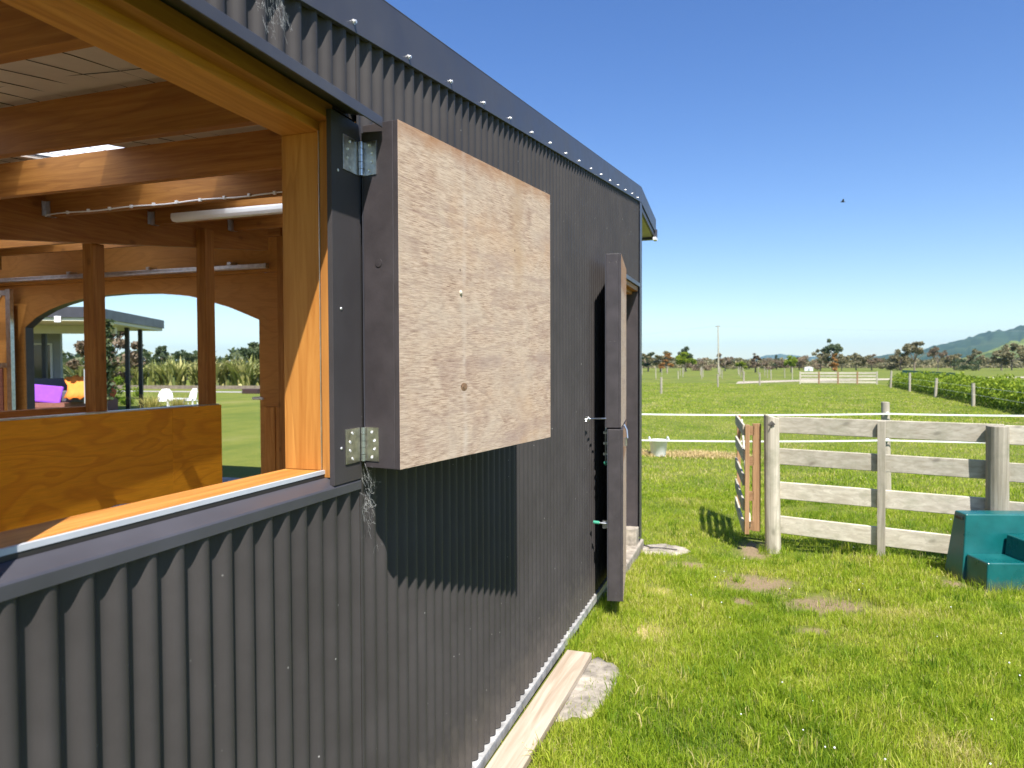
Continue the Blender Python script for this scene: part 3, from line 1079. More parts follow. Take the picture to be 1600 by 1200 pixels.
# netting under the roof
mb = MB()
for x in np.arange(-4.9, -1.35, 0.155):
    pts = []
    for y in np.arange(-0.5, 6.8, 0.30):
        pts.append((x + 0.012 * math.sin(y * 5 + x * 9), y, roof_z(y) + 0.003 + 0.006 * math.sin(y * 7 + x * 3)))
    mb.tube(pts, 0.0016, 4, caps=False)
for y in np.arange(-0.4, 6.8, 0.31):
    pts = [(x, y + 0.018 * math.sin(x * 6 + y * 4), roof_z(y) + 0.002 + 0.006 * math.sin(x * 5 + y)) for x in np.arange(-4.9, -1.35, 0.12)]
    mb.tube(pts, 0.0016, 4, caps=False)
tag(mb.build('wire_netting', M['wire'], roof_o), kind='stuff')

# purlins, hangers, rafter beam
PUR = [-0.43, 0.47, 1.36, 2.25, 3.13, 4.01, 4.99, 5.99, 6.90]
DEP = 0.215
for i, y in enumerate(PUR):
    for (xa, xb) in ((-5.005, -1.315), (-9.6, -5.085), (-13.9, -9.68)):
        mb = MB()
        vs = []
        for yy in (y - 0.0225, y + 0.0225):
            vs += [(xa, yy, roof_z(y) - DEP), (xb, yy, roof_z(y) - DEP), (xb, yy, roof_z(yy) - 0.016), (xa, yy, roof_z(yy) - 0.016)]
        mb.add(vs, [(0, 1, 2, 3), (4, 5, 6, 7), (0, 1, 5, 4), (1, 2, 6, 5), (2, 3, 7, 6), (3, 0, 4, 7)])
        mb.build('purlin', M['rafter_x'], stable, bevel=0.002)
    if y > 2.8 and y < 6.4:
        mb = MB()
        zb = roof_z(y) - DEP
        mb.box(-5.004, -4.955, y - 0.026, y - 0.0235, zb - 0.002, zb + 0.11)
        mb.box(-5.004, -5.001, y - 0.055, y - 0.0265, zb, zb + 0.11)
        mb.box(-5.004, -4.955, y - 0.0235, y + 0.0235, zb - 0.004, zb - 0.0015)
        mb.build('joist_hanger', M['galv'], stable)
mb = MB()
def rake_member(mb, y0, y1, x0, x1, top, bot):
    vs = []
    for y in (y0, y1):
        vs += [(x0, y, roof_z(y) - bot), (x1, y, roof_z(y) - bot), (x1, y, roof_z(y) - top), (x0, y, roof_z(y) - top)]
    mb.add(vs, [(0, 1, 2, 3), (4, 5, 6, 7), (0, 1, 5, 4), (1, 2, 6, 5), (2, 3, 7, 6), (3, 0, 4, 7)])
rake_member(mb, -3.0, 6.566, -5.08, -5.006, 0.004, 0.392)
mb.build('rafter_beam', M['rafter_y'], stable, bevel=0.003)
mb = MB()
rake_member(mb, -3.0, 7.0, -9.675, -9.605, 0.004, 0.392)
mb.build('rafter_beam', M['rafter_y'], stable)

# posts standing behind the plywood partition
for (x0, x1, y0, y1, zt) in ((-5.17, -5.06, 4.43, 4.54, roof_z(4.5) - 0.395), (-5.005, -4.90, 5.50, 5.62, roof_z(5.55) - 0.23)):
    mb = MB()
    mb.box(x0, x1, y0, y1, 0.02, zt)
    mb.build('post', M['rafter_z'], stable, bevel=0.003)
for (ya, yb_) in ((2.2, 5.05), (5.052, 5.665)):
    mb = MB()
    mb.box(-4.898, -4.880, ya, yb_, 0.69, 1.475)
    mb.build('partition_sheet', M['ply_in'], stable, bevel=0.0015)
mb = MB()
mb.box(-4.995, -4.882, 2.2, 5.64, 1.477, 1.487)
mb.build('partition_cap', M['galv'], stable)
mb = MB()
mb.box(-5.30, -5.18, 2.0, 4.60, 1.43, 1.52)
mb.build('partition_rail', M['rafter_y'], stable)
mb = MB()
mb.box(-5.30, -5.18, 4.602, 5.62, 1.40, 1.455)
mb.build('partition_rail', M['rafter_y'], stable)
mb = MB()
mb.box(-5.16, -4.90, 2.2, 5.64, 0.03, 0.12)
mb.build('partition_plate', M['rafter_y'], stable)

# far wall with the arched opening
AP = [(-10.081, 0.0), (-10.081, 2.413), (-9.85, 2.555), (-9.596, 2.655), (-9.34, 2.725), (-9.106, 2.770), (-8.86, 2.805), (-8.631, 2.826), (-8.172, 2.839),
      (-7.672, 2.828), (-7.38, 2.803), (-7.083, 2.765), (-6.87, 2.720), (-6.67, 2.662), (-6.46, 2.605), (-6.268, 2.535), (-5.994, 2.430), (-5.994, 0.0)]
ZT = roof_z(7.7) - 0.003
mb = MB()
for y, flip in ((7.68, False),):
    arch = AP[1:-1]
    for (xa, za), (xb, zb) in zip(arch[:-1], arch[1:]):
        mb.prism([(xa, za), (xb, zb), (xb, 3.02), (xa, 3.02)], 0.018, axis=1, base=7.66)
mb.box(-13.9, -10.0812, 7.66, 7.678, 0.0, 3.02)
mb.box(-5.9938, -5.45, 7.66, 7.678, 0.0, 3.02)
mb.box(-5.4498, -1.32, 7.66, 7.678, 0.0, 3.02)
farw = mb.build('far_wall_lining', M['ply_wall'], stable)
mb = MB()
mb.box(-13.9, -1.32, 7.61, 7.66, 3.022, ZT - 0.06)
mb.build('far_wall_header', M['ply_wall'], stable, bevel=0.002)
mb = MB()
arch = AP
for (xa, za), (xb, zb) in zip(arch[:-1], arch[1:]):
    dx, dz = xb - xa, zb - za
    L = math.hypot(dx, dz)
    nx_, nz_ = -dz / L * 0.012, dx / L * 0.012
    mb.prism([(xa, za), (xb, zb), (xb + nx_, zb + nz_), (xa + nx_, za + nz_)], 0.122, axis=1, base=7.679)
mb.build('arch_reveal', M['paint'], stable)
mb = MB()
for (xa, za), (xb, zb) in zip(AP[1:-2], AP[2:-1]):
    mb.prism([(xa, za + 0.014), (xb, zb + 0.014), (xb, 3.55), (xa, 3.55)], 0.01, axis=1, base=7.785)
mb.box(-14.0, -10.095, 7.785, 7.795, 0.0, 3.55)
mb.box(-5.980, -1.362, 7.785, 7.795, 0.0, 3.55)
mb.build('end_cladding', M['steel'], stable)
mb = MB()
mb.box(-13.5, -5.755, 7.50, 7.56, 3.055, 3.115)
mb.box(-13.5, -5.755, 7.485, 7.499, 3.062, 3.072)
trk_o = mb.build('door_track', M['galv'], stable, bevel=0.004)
for x in (-12.2, -10.6, -9.0, -7.6, -6.3):
    mb = MB()
    mb.box(x - 0.03, x + 0.03, 7.48, 7.605, 3.116, 3.150)
    mb.build('bracket', M['galv'], trk_o)
# sliding door leaf left of the arch
mb = MB()
mb.box(-11.9, -10.215, 7.50, 7.525, 0.06, 2.94)
sl = mb.build('sliding_door', M['ply_wall'], stable)
mb = MB()
mb.box(-10.214, -10.125, 7.485, 7.54, 0.05, 2.955)
mb.build('steel_stile', M['galv'], sl)
mb = MB()
mb.box(-11.9, -10.216, 7.482, 7.499, 1.83, 1.90)
mb.build('mid_rail', M['galv'], sl)
mb = MB()
mb.box(-11.9, -10.216, 7.482, 7.499, 2.87, 2.94)
mb.build('top_rail', M['galv'], sl)
mb = MB()
mb.bar((-11.4, 7.49, 2.2), (-10.3, 7.49, 2.86), 0.016, 0.06, (0, 1, 0))
mb.build('brace', M['galv'], sl)
mb = MB()
mb.box(-10.40, -10.30, 7.478, 7.498, 0.1, 1.82)
mb.build('red_edge_board', M['deck'], sl)
# stud and kick board right of the arch
mb = MB()
mb.box(-5.52, -5.40, 7.40, 7.655, 0.02, 3.52)
mb.build('stud', M['rafter_z'], stable)
mb = MB()
mb.box(-5.86, -5.70, 7.56, 7.655, 0.02, 1.33)
mb.build('kick_board', M['pine_z'], stable)
mb = MB()
mb.box(-5.695, -5.53, 7.57, 7.655, 0.02, 1.33)
mb.build('kick_board', M['pine_z'], stable)
mb = MB()
mb.tube([(-5.97, 7.62, 1.44), (-5.97, 7.50, 1.44), (-5.82, 7.50, 1.44)], 0.018, 10)
mb.build('latch_handle', M['white_plastic'], stable)
# remaining outer walls and floor
mb = MB()
mb.box(-14.0, -13.9, -3.0, 7.66, 0.0, 2.3)
mb.prism([(-3.0, 2.3), (7.66, 2.3), (7.66, 3.5), (-3.0, 2.31)], 0.1, axis=0, base=-14.0)
mb.build('back_wall', M['ply_lining'], stable)
mb = MB()
mb.box(-13.89, -11.2, -3.0, -2.9, 0.0, 2.30)
mb.box(-2.0, -1.32, -3.0, -2.9, 0.0, 2.30)  # span between the two pieces left open to brighten the inside
mb.build('rear_wall', M['ply_wall'], stable)
mb = MB()
mb.box(-13.9, -1.31, -3.0, 7.78, -0.1, 0.02)
mb.build('stable_floor', M['slab'], stable)

# batten light under a purlin and the clipped cable
y = 4.99
zb = roof_z(y) - DEP
mb = MB()
prof = [(-0.04, 0), (0.04, 0), (0.044, -0.016), (0.044, -0.042), (0.028, -0.066), (-0.028, -0.066), (-0.044, -0.042), (-0.044, -0.016)]
mb.prism([(4.90 + a, zb + 0.055 + b) for a, b in prof], 1.53, axis=0, base=-4.68)
lt = mb.build('batten_light', M['white_plastic'], stable, bevel=0.004)
mb = MB()
y = 4.01 - 0.0285
zb = roof_z(4.01) - DEP
pts = [(-4.98 + 0.1 * k, y, zb + 0.010 + 0.004 * math.sin(k)) for k in range(28)]
mb.tube([(-5.0, y, zb - 0.0)] + pts + [(-2.22, y, zb + 0.07)], 0.005, 6)
cb = mb.build('cable', M['white_plastic'], stable)
proto = None
for k in range(1, 14):
    loc = Vector((-4.98 + 0.2 * k, y, zb + 0.011)) - stable.location
    if proto is None:
        mb = MB()
        mb.box(-0.009, 0.009, -0.009, 0.006, -0.009, 0.012)
        proto = mb.build('cable_clip', M['white_plastic'], cb, local=True)
        proto.location = loc
    else:
        copy_part(proto, loc, cb)


# cobwebs
def web(name, label, centre, sx, sy, sz, n, seed, parent):
    r = np.random.default_rng(seed)
    vs, fs = [], []
    for i in range(n):
        p = np.array(centre) + r.normal(0, 1, 3) * np.array([sx, sy, sz])
        for k in range(6):
            q = p + r.normal(0, 1, 3) * np.array([0.003, 0.010, 0.014])
            w_ = np.array([0.0, 0.00018, 0.00012])
            b = len(vs)
            vs += [p - w_, p + w_, q + w_, q - w_]
            fs.append((b, b + 1, b + 2, b + 3))
            p = q
    mb = MB()
    mb.add([tuple(v) for v in vs], fs)
    return tag(mb.build(name, M['web'], parent), kind='stuff')


web('cobweb', '', (-1.160, 1.565, 2.735), 0.005, 0.030, 0.028, 34, 3, stable)
web('cobweb', '', (-1.162, 2.005, 1.45), 0.005, 0.008, 0.035, 34, 5, stable)
web('cobweb', '', (-1.175, 2.02, 1.37), 0.004, 0.014, 0.05, 18, 6, stable)

# ------------------------------------------------------------------ things beside the stable
mb = MB()
mb.X = Matrix.Translation((-1.06, 3.30, 0)) @ Matrix.Rotation(rad(-0.6), 4, 'Z')
mb.box(-0.079, 0.079, -1.08, 1.08, 0.012, 0.052)
tag(mb.build('timber_plank', M['plank'], bevel=0.004), 'bleached timber plank lying along the foot of the dark wall', 'plank')


def concrete_pad(cx, cy, rx, ry, h, seed, label):
    r = random.Random(seed)
    n = 30
    ph = [r.uniform(0, 6.28) for _ in range(3)]
    z = gz(cx, cy)
    vs, fs = [], []
    rings = [(1.0, -0.06), (0.97, h * 0.4), (0.88, h * 0.85), (0.6, h), (0.3, h * 1.05)]
    for (s, hh) in rings:
        for k in range(n):
            a = 2 * math.pi * k / n
            q = s * (1 + 0.10 * math.sin(2 * a + ph[0]) + 0.06 * math.sin(5 * a + ph[1]) + 0.03 * math.sin(9 * a + ph[2]))
            vs.append((cx + rx * q * math.cos(a), cy + ry * q * math.sin(a), z + hh + r.uniform(-0.006, 0.006)))
    for i in range(len(rings) - 1):
        for k in range(n):
            fs.append((i * n + k, i * n + (k + 1) % n, (i + 1) * n + (k + 1) % n, (i + 1) * n + k))
    fs.append(tuple((len(rings) - 1) * n + k for k in range(n)))
    mb = MB()
    mb.add(vs, fs)
    return tag(mb.build('concrete_footing', M['concrete'], smooth=True), label, 'footing', 'rough concrete footings along the wall')


concrete_pad(-0.93, 4.02, 0.175, 0.46, 0.028, 1, 'rough pale concrete footing beside the timber plank')
concrete_pad(-0.98, 7.86, 0.30, 0.22, 0.03, 2, 'flat concrete footing at the far corner of the stable')
mb = MB()
zc = gz(-1.0, 7.8) + 0.045
mb.tube([(-1.20, 7.84, zc + 0.02), (-1.08, 7.80, zc), (-0.95, 7.83, zc - 0.004), (-0.80, 7.80, zc - 0.004)], 0.009, 6, 0.005)
tag(mb.build('hose_end', M['wire']), 'short black hose end lying on the far concrete footing', 'hose')

# ---- rail fence
FA, FB = Vector((0.168, 8.14, 0)), Vector((2.06, 7.59, 0))
fd = (FB - FA).normalized()
fnrm = Vector((fd.y, -fd.x, 0))          # towards the camera
fence = thing('rail_fence', 'weathered grey four-rail timber fence behind the teal mounting block', 'fence', (FA.x, FA.y, -0.15))


def wobble_post(mb, x, y, z0, z1, r, seed, slope_top=False):
    rr = random.Random(seed)
    n = 18
    vs, fs = [], []
    lv = 9
    ax, ay = rr.uniform(-0.006, 0.006), rr.uniform(-0.006, 0.006)
    hs = [z0 + (z1 - z0) * i / (lv - 1) for i in range(lv)]
    for i, z in enumerate(hs):
        q = r * (1.03 - 0.05 * i / lv)
        for k in range(n):
            a = 2 * math.pi * k / n
            e = q * (1 + 0.02 * math.sin(3 * a + seed + z * 2))
            zz = z
            if slope_top and i == lv - 1:
                zz = z - 0.045 * (0.5 - 0.5 * math.cos(a - math.pi))
            vs.append((x + ax * i + e * math.cos(a), y + ay * i + e * math.sin(a), zz))
    for i in range(lv - 1):
        for k in range(n):
            fs.append((i * n + k, i * n + (k + 1) % n, (i + 1) * n + (k + 1) % n, (i + 1) * n + k))
    fs.append(tuple((lv - 1) * n + k for k in range(n)))
    return mb.add(vs, fs)


for i, (t, zt, r) in enumerate(((0.0, 1.315, 0.079), (1.985, 1.285, 0.090), (4.2, 1.30, 0.088))):
    c = FA + fd * t + fnrm * 0.0
    mb = MB()
    wobble_post(mb, c.x, c.y, gz(c.x, c.y) - 0.1, zt, r, i + 3, i == 0)
    mb.build('post', M['post_z'], fence, smooth=False, bevel=0.006)
RZ = [(1.118, 1.292), (0.780, 0.952), (0.418, 0.598), (0.040, 0.224)]
for i, (z0, z1) in enumerate(RZ):
    for (ta, tb) in ((0.02, 2.02), (2.024, 4.2)):
        a = FA + fd * ta - fnrm * (0.052 if i else 0.040)
        b = FA + fd * tb - fnrm * (0.052 if i else 0.040)
        mb = MB()
        dz = random.uniform(-0.006, 0.006)
        mb.bar((a.x, a.y, (z0 + z1) / 2 + dz), (b.x, b.y, (z0 + z1) / 2 - dz + 0.004 * i), 0.034, z1 - z0)
        mb.build('rail', M['grey_x'], fence, bevel=0.006)
c = FA + fd * 1.035 + fnrm * 0.004
mb = MB()
mb.bar((c.x, c.y, gz(c.x, c.y) + 0.01), (c.x - 0.008, c.y, 1.285), 0.070, 0.030, (fnrm.x, fnrm.y, 0))
mb.build('batten', M['post_z'], fence, bevel=0.003)
c = FA + fnrm * 0.080
mb = MB(Matrix.Translation((c.x, c.y, 1.215)) @ Matrix.Rotation(math.atan2(fnrm.y, fnrm.x), 4, 'Z') @ Matrix.Rotation(rad(45), 4, 'X'))
mb.box(-0.003, 0.003, -0.026, 0.026, -0.026, 0.026)
mb.build('bolt_plate', M['galv'], fence)
mb = MB()
mb.tube([(c.x, c.y, 1.215), (c.x + fnrm.x * 0.03, c.y + fnrm.y * 0.03, 1.20)], 0.007, 6)
mb.build('bolt', M['wire'], fence)

# ---- timber gate standing open beyond the fence post
G0, G1 = Vector((-0.10, 8.09, 0)), Vector((-0.220, 9.55, 0))
gd = (G1 - G0).normalized()
gn = Vector((gd.y, -gd.x, 0))
gate = thing('timber_gate', 'timber gate seen edge on beside the round fence post', 'gate', (G0.x, G0.y, -0.12))
for (t, off) in ((0.0, 0.0), (1.46, 0.0)):
    c = G0 + gd * t + gn * off
    mb = MB()
    mb.bar((c.x, c.y, 0.03), (c.x, c.y, 1.20), 0.060, 0.045, (gn.x, gn.y, 0))
    mb.build('stile', M['brown_z'], gate, bevel=0.003)
for z in (1.14, 0.87, 0.60, 0.33, 0.10):
    a, b = G0 + gd * 0.04 - gn * 0.033, G1 - gn * 0.033
    mb = MB()
    mb.bar((a.x, a.y, z), (b.x, b.y, z + 0.01), 0.022, 0.12)
    mb.build('rail', M['grey_y'], gate, bevel=0.003)
a, b = G0 + gd * 0.06 + gn * 0.034, G1 + gn * 0.034
mb = MB()
mb.bar((a.x, a.y, 0.12), (b.x, b.y, 1.12), 0.020, 0.09)
mb.build('brace', M['grey_y'], gate, bevel=0.002)
c = G0 + gn * 0.105 + gd * 0.12
mb = MB()
mb.bar((c.x, c.y, 0.04), (c.x, c.y, 1.205), 0.05, 0.085, (gn.x, gn.y, 0))
mb.build('hanging_stile', M['brown_z'], gate, bevel=0.003)
for z in (1.13, 0.80, 0.42, 0.10):
    a, b = G0 + gn * 0.03 + gd * 0.11, G0 + gn * 0.078 + gd * 0.11
    mb = MB()
    mb.bar((a.x, a.y, z), (b.x, b.y, z), 0.03, 0.10)
    mb.build('spacer', M['brown_x'], gate)

# ---- electric tape fence
TP = [Vector((-1.75, 9.56, 0)), Vector((1.62, 10.5, 0)), Vector((5.2, 11.25, 0))]
for i, p in enumerate(TP):
    lab = ['thin grey fence post hidden behind the stable corner', 'grey round post carrying white tapes behind the rail fence', 'grey fence post carrying white tapes beyond the mounting block'][i]
    o = thing('tape_fence_post', lab, 'fence post', (p.x, p.y, gz(p.x, p.y)), group='posts of the white tape fence')
    mb = MB()
    wobble_post(mb, p.x, p.y, gz(p.x, p.y) - 0.1, 1.345, 0.052, i + 20)
    mb.build('post', M['post_z'], o, bevel=0.004)
    for z in (1.197, 0.852):
        mb = MB(Matrix.Translation((p.x - 0.02, p.y - 0.056, z)))
        mb.lathe([(0, -0.022), (0.016, -0.022), (0.022, -0.008), (0.016, 0), (0.022, 0.008), (0.016, 0.022), (0, 0.022)], n=10)
        mb.build('insulator', M['white_plastic'], o)
for z, lab in ((1.197, 'upper white electric fence tape'), (0.852, 'lower white electric fence tape')):
    mb = MB()
    for a, b in zip(TP[:-1], TP[1:]):
        pts = []
        for k in range(13):
            t = k / 12
            q = a.lerp(b, t)
            pts.append((q.x - 0.02, q.y - 0.085, z - 0.018 * 4 * t * (1 - t)))
        for p0, p1 in zip(pts[:-1], pts[1:]):
            mb.bar(p0, p1, 0.004, 0.020)
    tag(mb.build('fence_tape', M['tape']), lab + ' running behind the rail fence', 'fence tape', 'white electric fence tapes')

# ---- mounting block
BU = Vector((math.cos(rad(16)), math.sin(rad(16)), 0))
BV = Vector((-BU.y, BU.x, 0))
B0 = Vector((1.80, 6.84, -0.06))
blk = thing('mounting_block', 'teal plastic mounting block with three steps in front of the rail fence', 'mounting block', B0)
XB = Matrix(((BU.x, BV.x, 0, 0), (BU.y, BV.y, 0, 0), (0, 0, 1, 0), (0, 0, 0, 1)))
Wb = 0.86


def tapered(x0, x1, y0, y1, z0, z1, t=0.02, left=True, right=True, back=True):
    mb = MB(XB)
    k = t * (z1 - z0) / 0.5
    a, b = x0 + (k if left else 0), x1 - (k if right else 0)
    c, d = y0 + k, y1 - (k if back else 0)
    mb.add([(x0, y0, z0), (x1, y0, z0), (x1, y1, z0), (x0, y1, z0), (a, c, z1), (b, c, z1), (b, d, z1), (a, d, z1)],
           [(0, 3, 2, 1), (4, 5, 6, 7), (0, 1, 5, 4), (1, 2, 6, 5), (2, 3, 7, 6), (3, 0, 4, 7)])
    return mb


def blk_part(mb, name, bev=0.012):
    o = mb.build(name, M['teal'], blk, local=True, bevel=bev)
    o.modifiers['bevel'].segments = 4
    return o


top = tapered(-0.035, Wb, 0.30, 0.60, -0.02, 0.595, 0.05)
blk_part(top, 'top_step')
blk_part(tapered(-0.006, 0.335, 0.0, 0.318, -0.02, 0.262, 0.03, right=False, back=False), 'low_step')
blk_part(tapered(0.295, Wb, -0.004, 0.317, -0.02, 0.435, 0.055, back=False), 'middle_step')
mb = MB(XB)
mb.box(0.0115, 0.018, 0.40, 0.50, 0.535, 0.560)
mb.build('handle_slot', M['wire'], blk, local=True)

# ---- white feed tub and hay in the paddock
BK = (-1.97, 15.37)
zb0 = gz(*BK)
tub = thing('feed_tub', 'white plastic tub with rope handles standing in the paddock', 'tub', (*BK, zb0))
mb = MB()
mb.lathe([(0.0, 0.01), (0.14, 0.005), (0.148, 0.02), (0.19, 0.33), (0.203, 0.335), (0.203, 0.350), (0.185, 0.352), (0.18, 0.33), (0.137, 0.03), (0, 0.03)], n=32)
mb.build('body', M['tub_white'], tub, smooth=True, local=True)
for s in (-1, 1):
    mb = MB()
    mb.tube([(s * 0.195 + 0.0, 0.09 * math.cos(t), 0.335 + 0.075 * math.sin(t)) for t in np.linspace(0, math.pi, 11)], 0.012, 8)
    mb.build('handle', M['white_plastic'], tub, smooth=True, local=True).rotation_euler = (0, 0, rad(20))


def blades(name, xs, ys, hs, ws, mat, shade, lean=0.5, zs=None, seed=0, bend=0.4):
    """many grass blades as one mesh: a quad and a tip triangle each"""
    r = np.random.default_rng(seed)
    n = len(xs)
    z0 = (ground_z(xs, ys) if zs is None else zs) - 0.004
    ang = r.uniform(0, 2 * np.pi, n)
    la = r.uniform(0, 2 * np.pi, n)
    lm = np.abs(r.normal(0, lean, n)) * hs
    dx, dy = np.cos(ang) * ws / 2, np.sin(ang) * ws / 2
    lx, ly = np.cos(la) * lm, np.sin(la) * lm
    V = np.zeros((n, 5, 3), np.float32)
    V[:, 0] = np.stack([xs - dx, ys - dy, z0], 1)
    V[:, 1] = np.stack([xs + dx, ys + dy, z0], 1)
    mx_, my_ = xs + lx * bend, ys + ly * bend
    zm = z0 + hs * 0.6
    V[:, 2] = np.stack([mx_ + dx * 0.75, my_ + dy * 0.75, zm], 1)
    V[:, 3] = np.stack([mx_ - dx * 0.75, my_ - dy * 0.75, zm], 1)
    V[:, 4] = np.stack([xs + lx, ys + ly, z0 + hs * np.clip(1 - 0.35 * (lm / hs) ** 2, 0.4, 1)], 1)
    me = bpy.data.meshes.new(name)
    me.vertices.add(n * 5)
    me.vertices.foreach_set('co', V.ravel())
    base = np.arange(n, dtype=np.int32)[:, None] * 5
    loops = np.concatenate([base + np.array([[0, 1, 2, 3]]), base + np.array([[3, 2, 4]])], 1).ravel().astype(np.int32)
    me.loops.add(len(loops))
    me.loops.foreach_set('vertex_index', loops)
    st = (np.arange(n)[:, None] * 7 + np.array([[0, 4]])).ravel().astype(np.int32)
    me.polygons.add(2 * n)
    me.polygons.foreach_set('loop_start', st)
    me.update(calc_edges=True)
    at = me.attributes.new('shade', 'FLOAT', 'POINT')
    at.data.foreach_set('value', np.repeat(shade.astype(np.float32), 5))
    me.materials.append(mat)
    o = bpy.data.objects.new(name, me)
    col.objects.link(o)
    return o


def vnoise(x, y, s, seed):
    """smooth value noise for clumping"""
    r = np.random.default_rng(seed)
    g = r.random((64, 64))
    u, v = x / s, y / s
    iu, iv = np.floor(u).astype(int), np.floor(v).astype(int)
    fu, fv = u - iu, v - iv
    fu, fv = fu * fu * (3 - 2 * fu), fv * fv * (3 - 2 * fv)
    a, b = g[iu % 64, iv % 64], g[(iu + 1) % 64, iv % 64]
    c, d = g[iu % 64, (iv + 1) % 64], g[(iu + 1) % 64, (iv + 1) % 64]
    return (a * (1 - fu) + b * fu) * (1 - fv) + (c * (1 - fu) + d * fu) * fv


def dirt_mask(x, y):
    k = np.zeros_like(x)
    wob = (vnoise(x, y, 0.12, 9) - 0.5) * 1.2 + (vnoise(x, y, 0.3, 10) - 0.5) * 0.8
    for (cx, cy, rx, ry) in DIRT:
        d = np.sqrt(((x - cx) / rx) ** 2 + ((y - cy) / ry) ** 2) + wob
        k = np.maximum(k, 1 - smoothstep(0.55, 1.35, d))
    for (cx, cy, rx, ry) in STRAW:
        d = np.sqrt(((x - cx) / rx) ** 2 + ((y - cy) / ry) ** 2) + wob
        k = np.maximum(k, 0.8 * (1 - smoothstep(0.7, 1.2, d)))
    for (cx, cy, rx, ry) in ((-0.93, 4.02, 0.165, 0.45), (-0.98, 7.86, 0.27, 0.19)):
        d = np.sqrt(((x - cx) / rx) ** 2 + ((y - cy) / ry) ** 2)
        k = np.maximum(k, (d < 1.05) * 1.0)
    k = np.maximum(k, ((x < -0.965) & (y < 4.42)) * 1.0)
    return k


GX, GY, GH, GW, GS = [], [], [], [], []
def scatter(n, y0, y1, xl, xr, hm, wm, seed, power=1.0):
    r = np.random.default_rng(seed)
    y = y0 + (y1 - y0) * r.random(n) ** power
    x = xl(y) + (xr(y) - xl(y)) * r.random(n)
    cl = vnoise(x, y, 0.22, 1) * 0.55 + vnoise(x, y, 0.07, 2) * 0.45
    cl2 = vnoise(x, y, 0.9, 3)
    keep = (r.random(n) > dirt_mask(x, y) * 0.93) & (r.random(n) < 0.35 + 0.9 * cl)
    x, y, cl, cl2 = x[keep], y[keep], cl[keep], cl2[keep]
    m_ = len(x)
    h = hm * (0.45 + 0.95 * cl) * r.uniform(0.55, 1.35, m_) * (0.8 + 0.4 * cl2)
    GX.append(x); GY.append(y); GH.append(h)
    GW.append(wm * r.uniform(0.6, 1.4, m_))
    s = -0.02 + 0.55 * cl2 + 0.45 * (1 - vnoise(x, y, 0.30, 7)) + r.normal(0, 0.17, m_) + 0.10 * np.clip((y - 8) / 10, 0, 1)
    s = np.where(r.random(m_) < 0.035, 0.95, s)
    GS.append(np.clip(s, 0, 1))


wallx = lambda y: np.where(y < 7.85, -1.17, -4.0)
scatter(235000, 2.6, 6.4, wallx, lambda y: 0.33 * y + 0.45, 0.056, 0.0042, 21)
scatter(150000, 6.4, 11.0, wallx, lambda y: 0.33 * y + 0.5, 0.052, 0.0055, 22)
scatter(110000, 11.0, 27.0, lambda y: -0.30 * y, lambda y: 0.33 * y + 0.8, 0.05, 0.012, 23, 1.7)
scatter(80000, 27.0, 72.0, lambda y: -0.19 * y, lambda y: np.minimum(0.33 * y, 9.0 + 0.02 * y), 0.055, 0.030, 24, 1.25)
r = np.random.default_rng(91)
for k in range(330):
    y = 2.9 + 8.5 * r.random() ** 1.2
    x = -1.0 + (0.33 * y + 1.4) * r.random()
    if dirt_mask(np.array([x]), np.array([y]))[0] > 0.3: continue
    m_ = int(r.integers(18, 46))
    GX.append(r.normal(x, 0.035, m_)); GY.append(r.normal(y, 0.035, m_))
    GH.append(r.uniform(0.05, 0.125, m_)); GW.append(r.uniform(0.0045, 0.0085, m_))
    GS.append(np.clip(r.normal(r.choice([0.08, 0.3, 0.62, 0.8]), 0.12, m_), 0, 1))
scatter(45000, 1.0, 2.6, lambda y: np.full_like(y, -0.95), lambda y: 0.33 * y + 1.4, 0.056, 0.0042, 25)
scatter(75000, 2.6, 9.0, lambda y: 0.33 * y + 0.45, lambda y: 0.33 * y + 2.4, 0.055, 0.0055, 26)
# narrow fringe left uncut along the wall base and round the fence posts
for (n, x0, x1, y0, y1, s) in ((1500, -1.165, -1.10, 4.45, 6.4, 31), (260, 0.02, 0.32, 7.98, 8.3, 32), (500, 0.3, 3.0, 7.45, 8.05, 33), (450, 1.62, 2.6, 6.72, 6.98, 34), (250, -0.78, -0.70, 3.65, 4.4, 35)):
    r = np.random.default_rng(s)
    x = r.uniform(x0, x1, n); y = r.uniform(y0, y1, n)
    GX.append(x); GY.append(y); GH.append(r.uniform(0.06, 0.15, n)); GW.append(r.uniform(0.003, 0.006, n)); GS.append(np.clip(r.normal(0.4, 0.2, n), 0, 1))
gr = blades('grass', np.concatenate(GX), np.concatenate(GY), np.concatenate(GH), np.concatenate(GW), M['grass'], np.concatenate(GS), 0.55, seed=5)
tag(gr, 'uneven bright green grass of the lawn and paddock', 'grass', kind='stuff')

# clover heads in the grass
r = np.random.default_rng(77)
mb = MB()
n = 55
ys = 3.2 + 9 * r.random(n) ** 1.2
xs = -0.6 + (0.33 * ys + 0.9) * r.random(n)
for x, y in zip(xs, ys):
    z = gz(x, y) + r.uniform(0.035, 0.06)
    s = r.uniform(0.003, 0.006)
    mb.lathe([(0, -s), (s * 0.9, -s * 0.4), (s, 0.2 * s), (s * 0.6, 0.8 * s), (0, s)], (x, y, z), 6)
tag(mb.build('clover_flowers', M['white_plastic']), 'tiny white clover heads scattered in the grass', 'clover', kind='stuff')

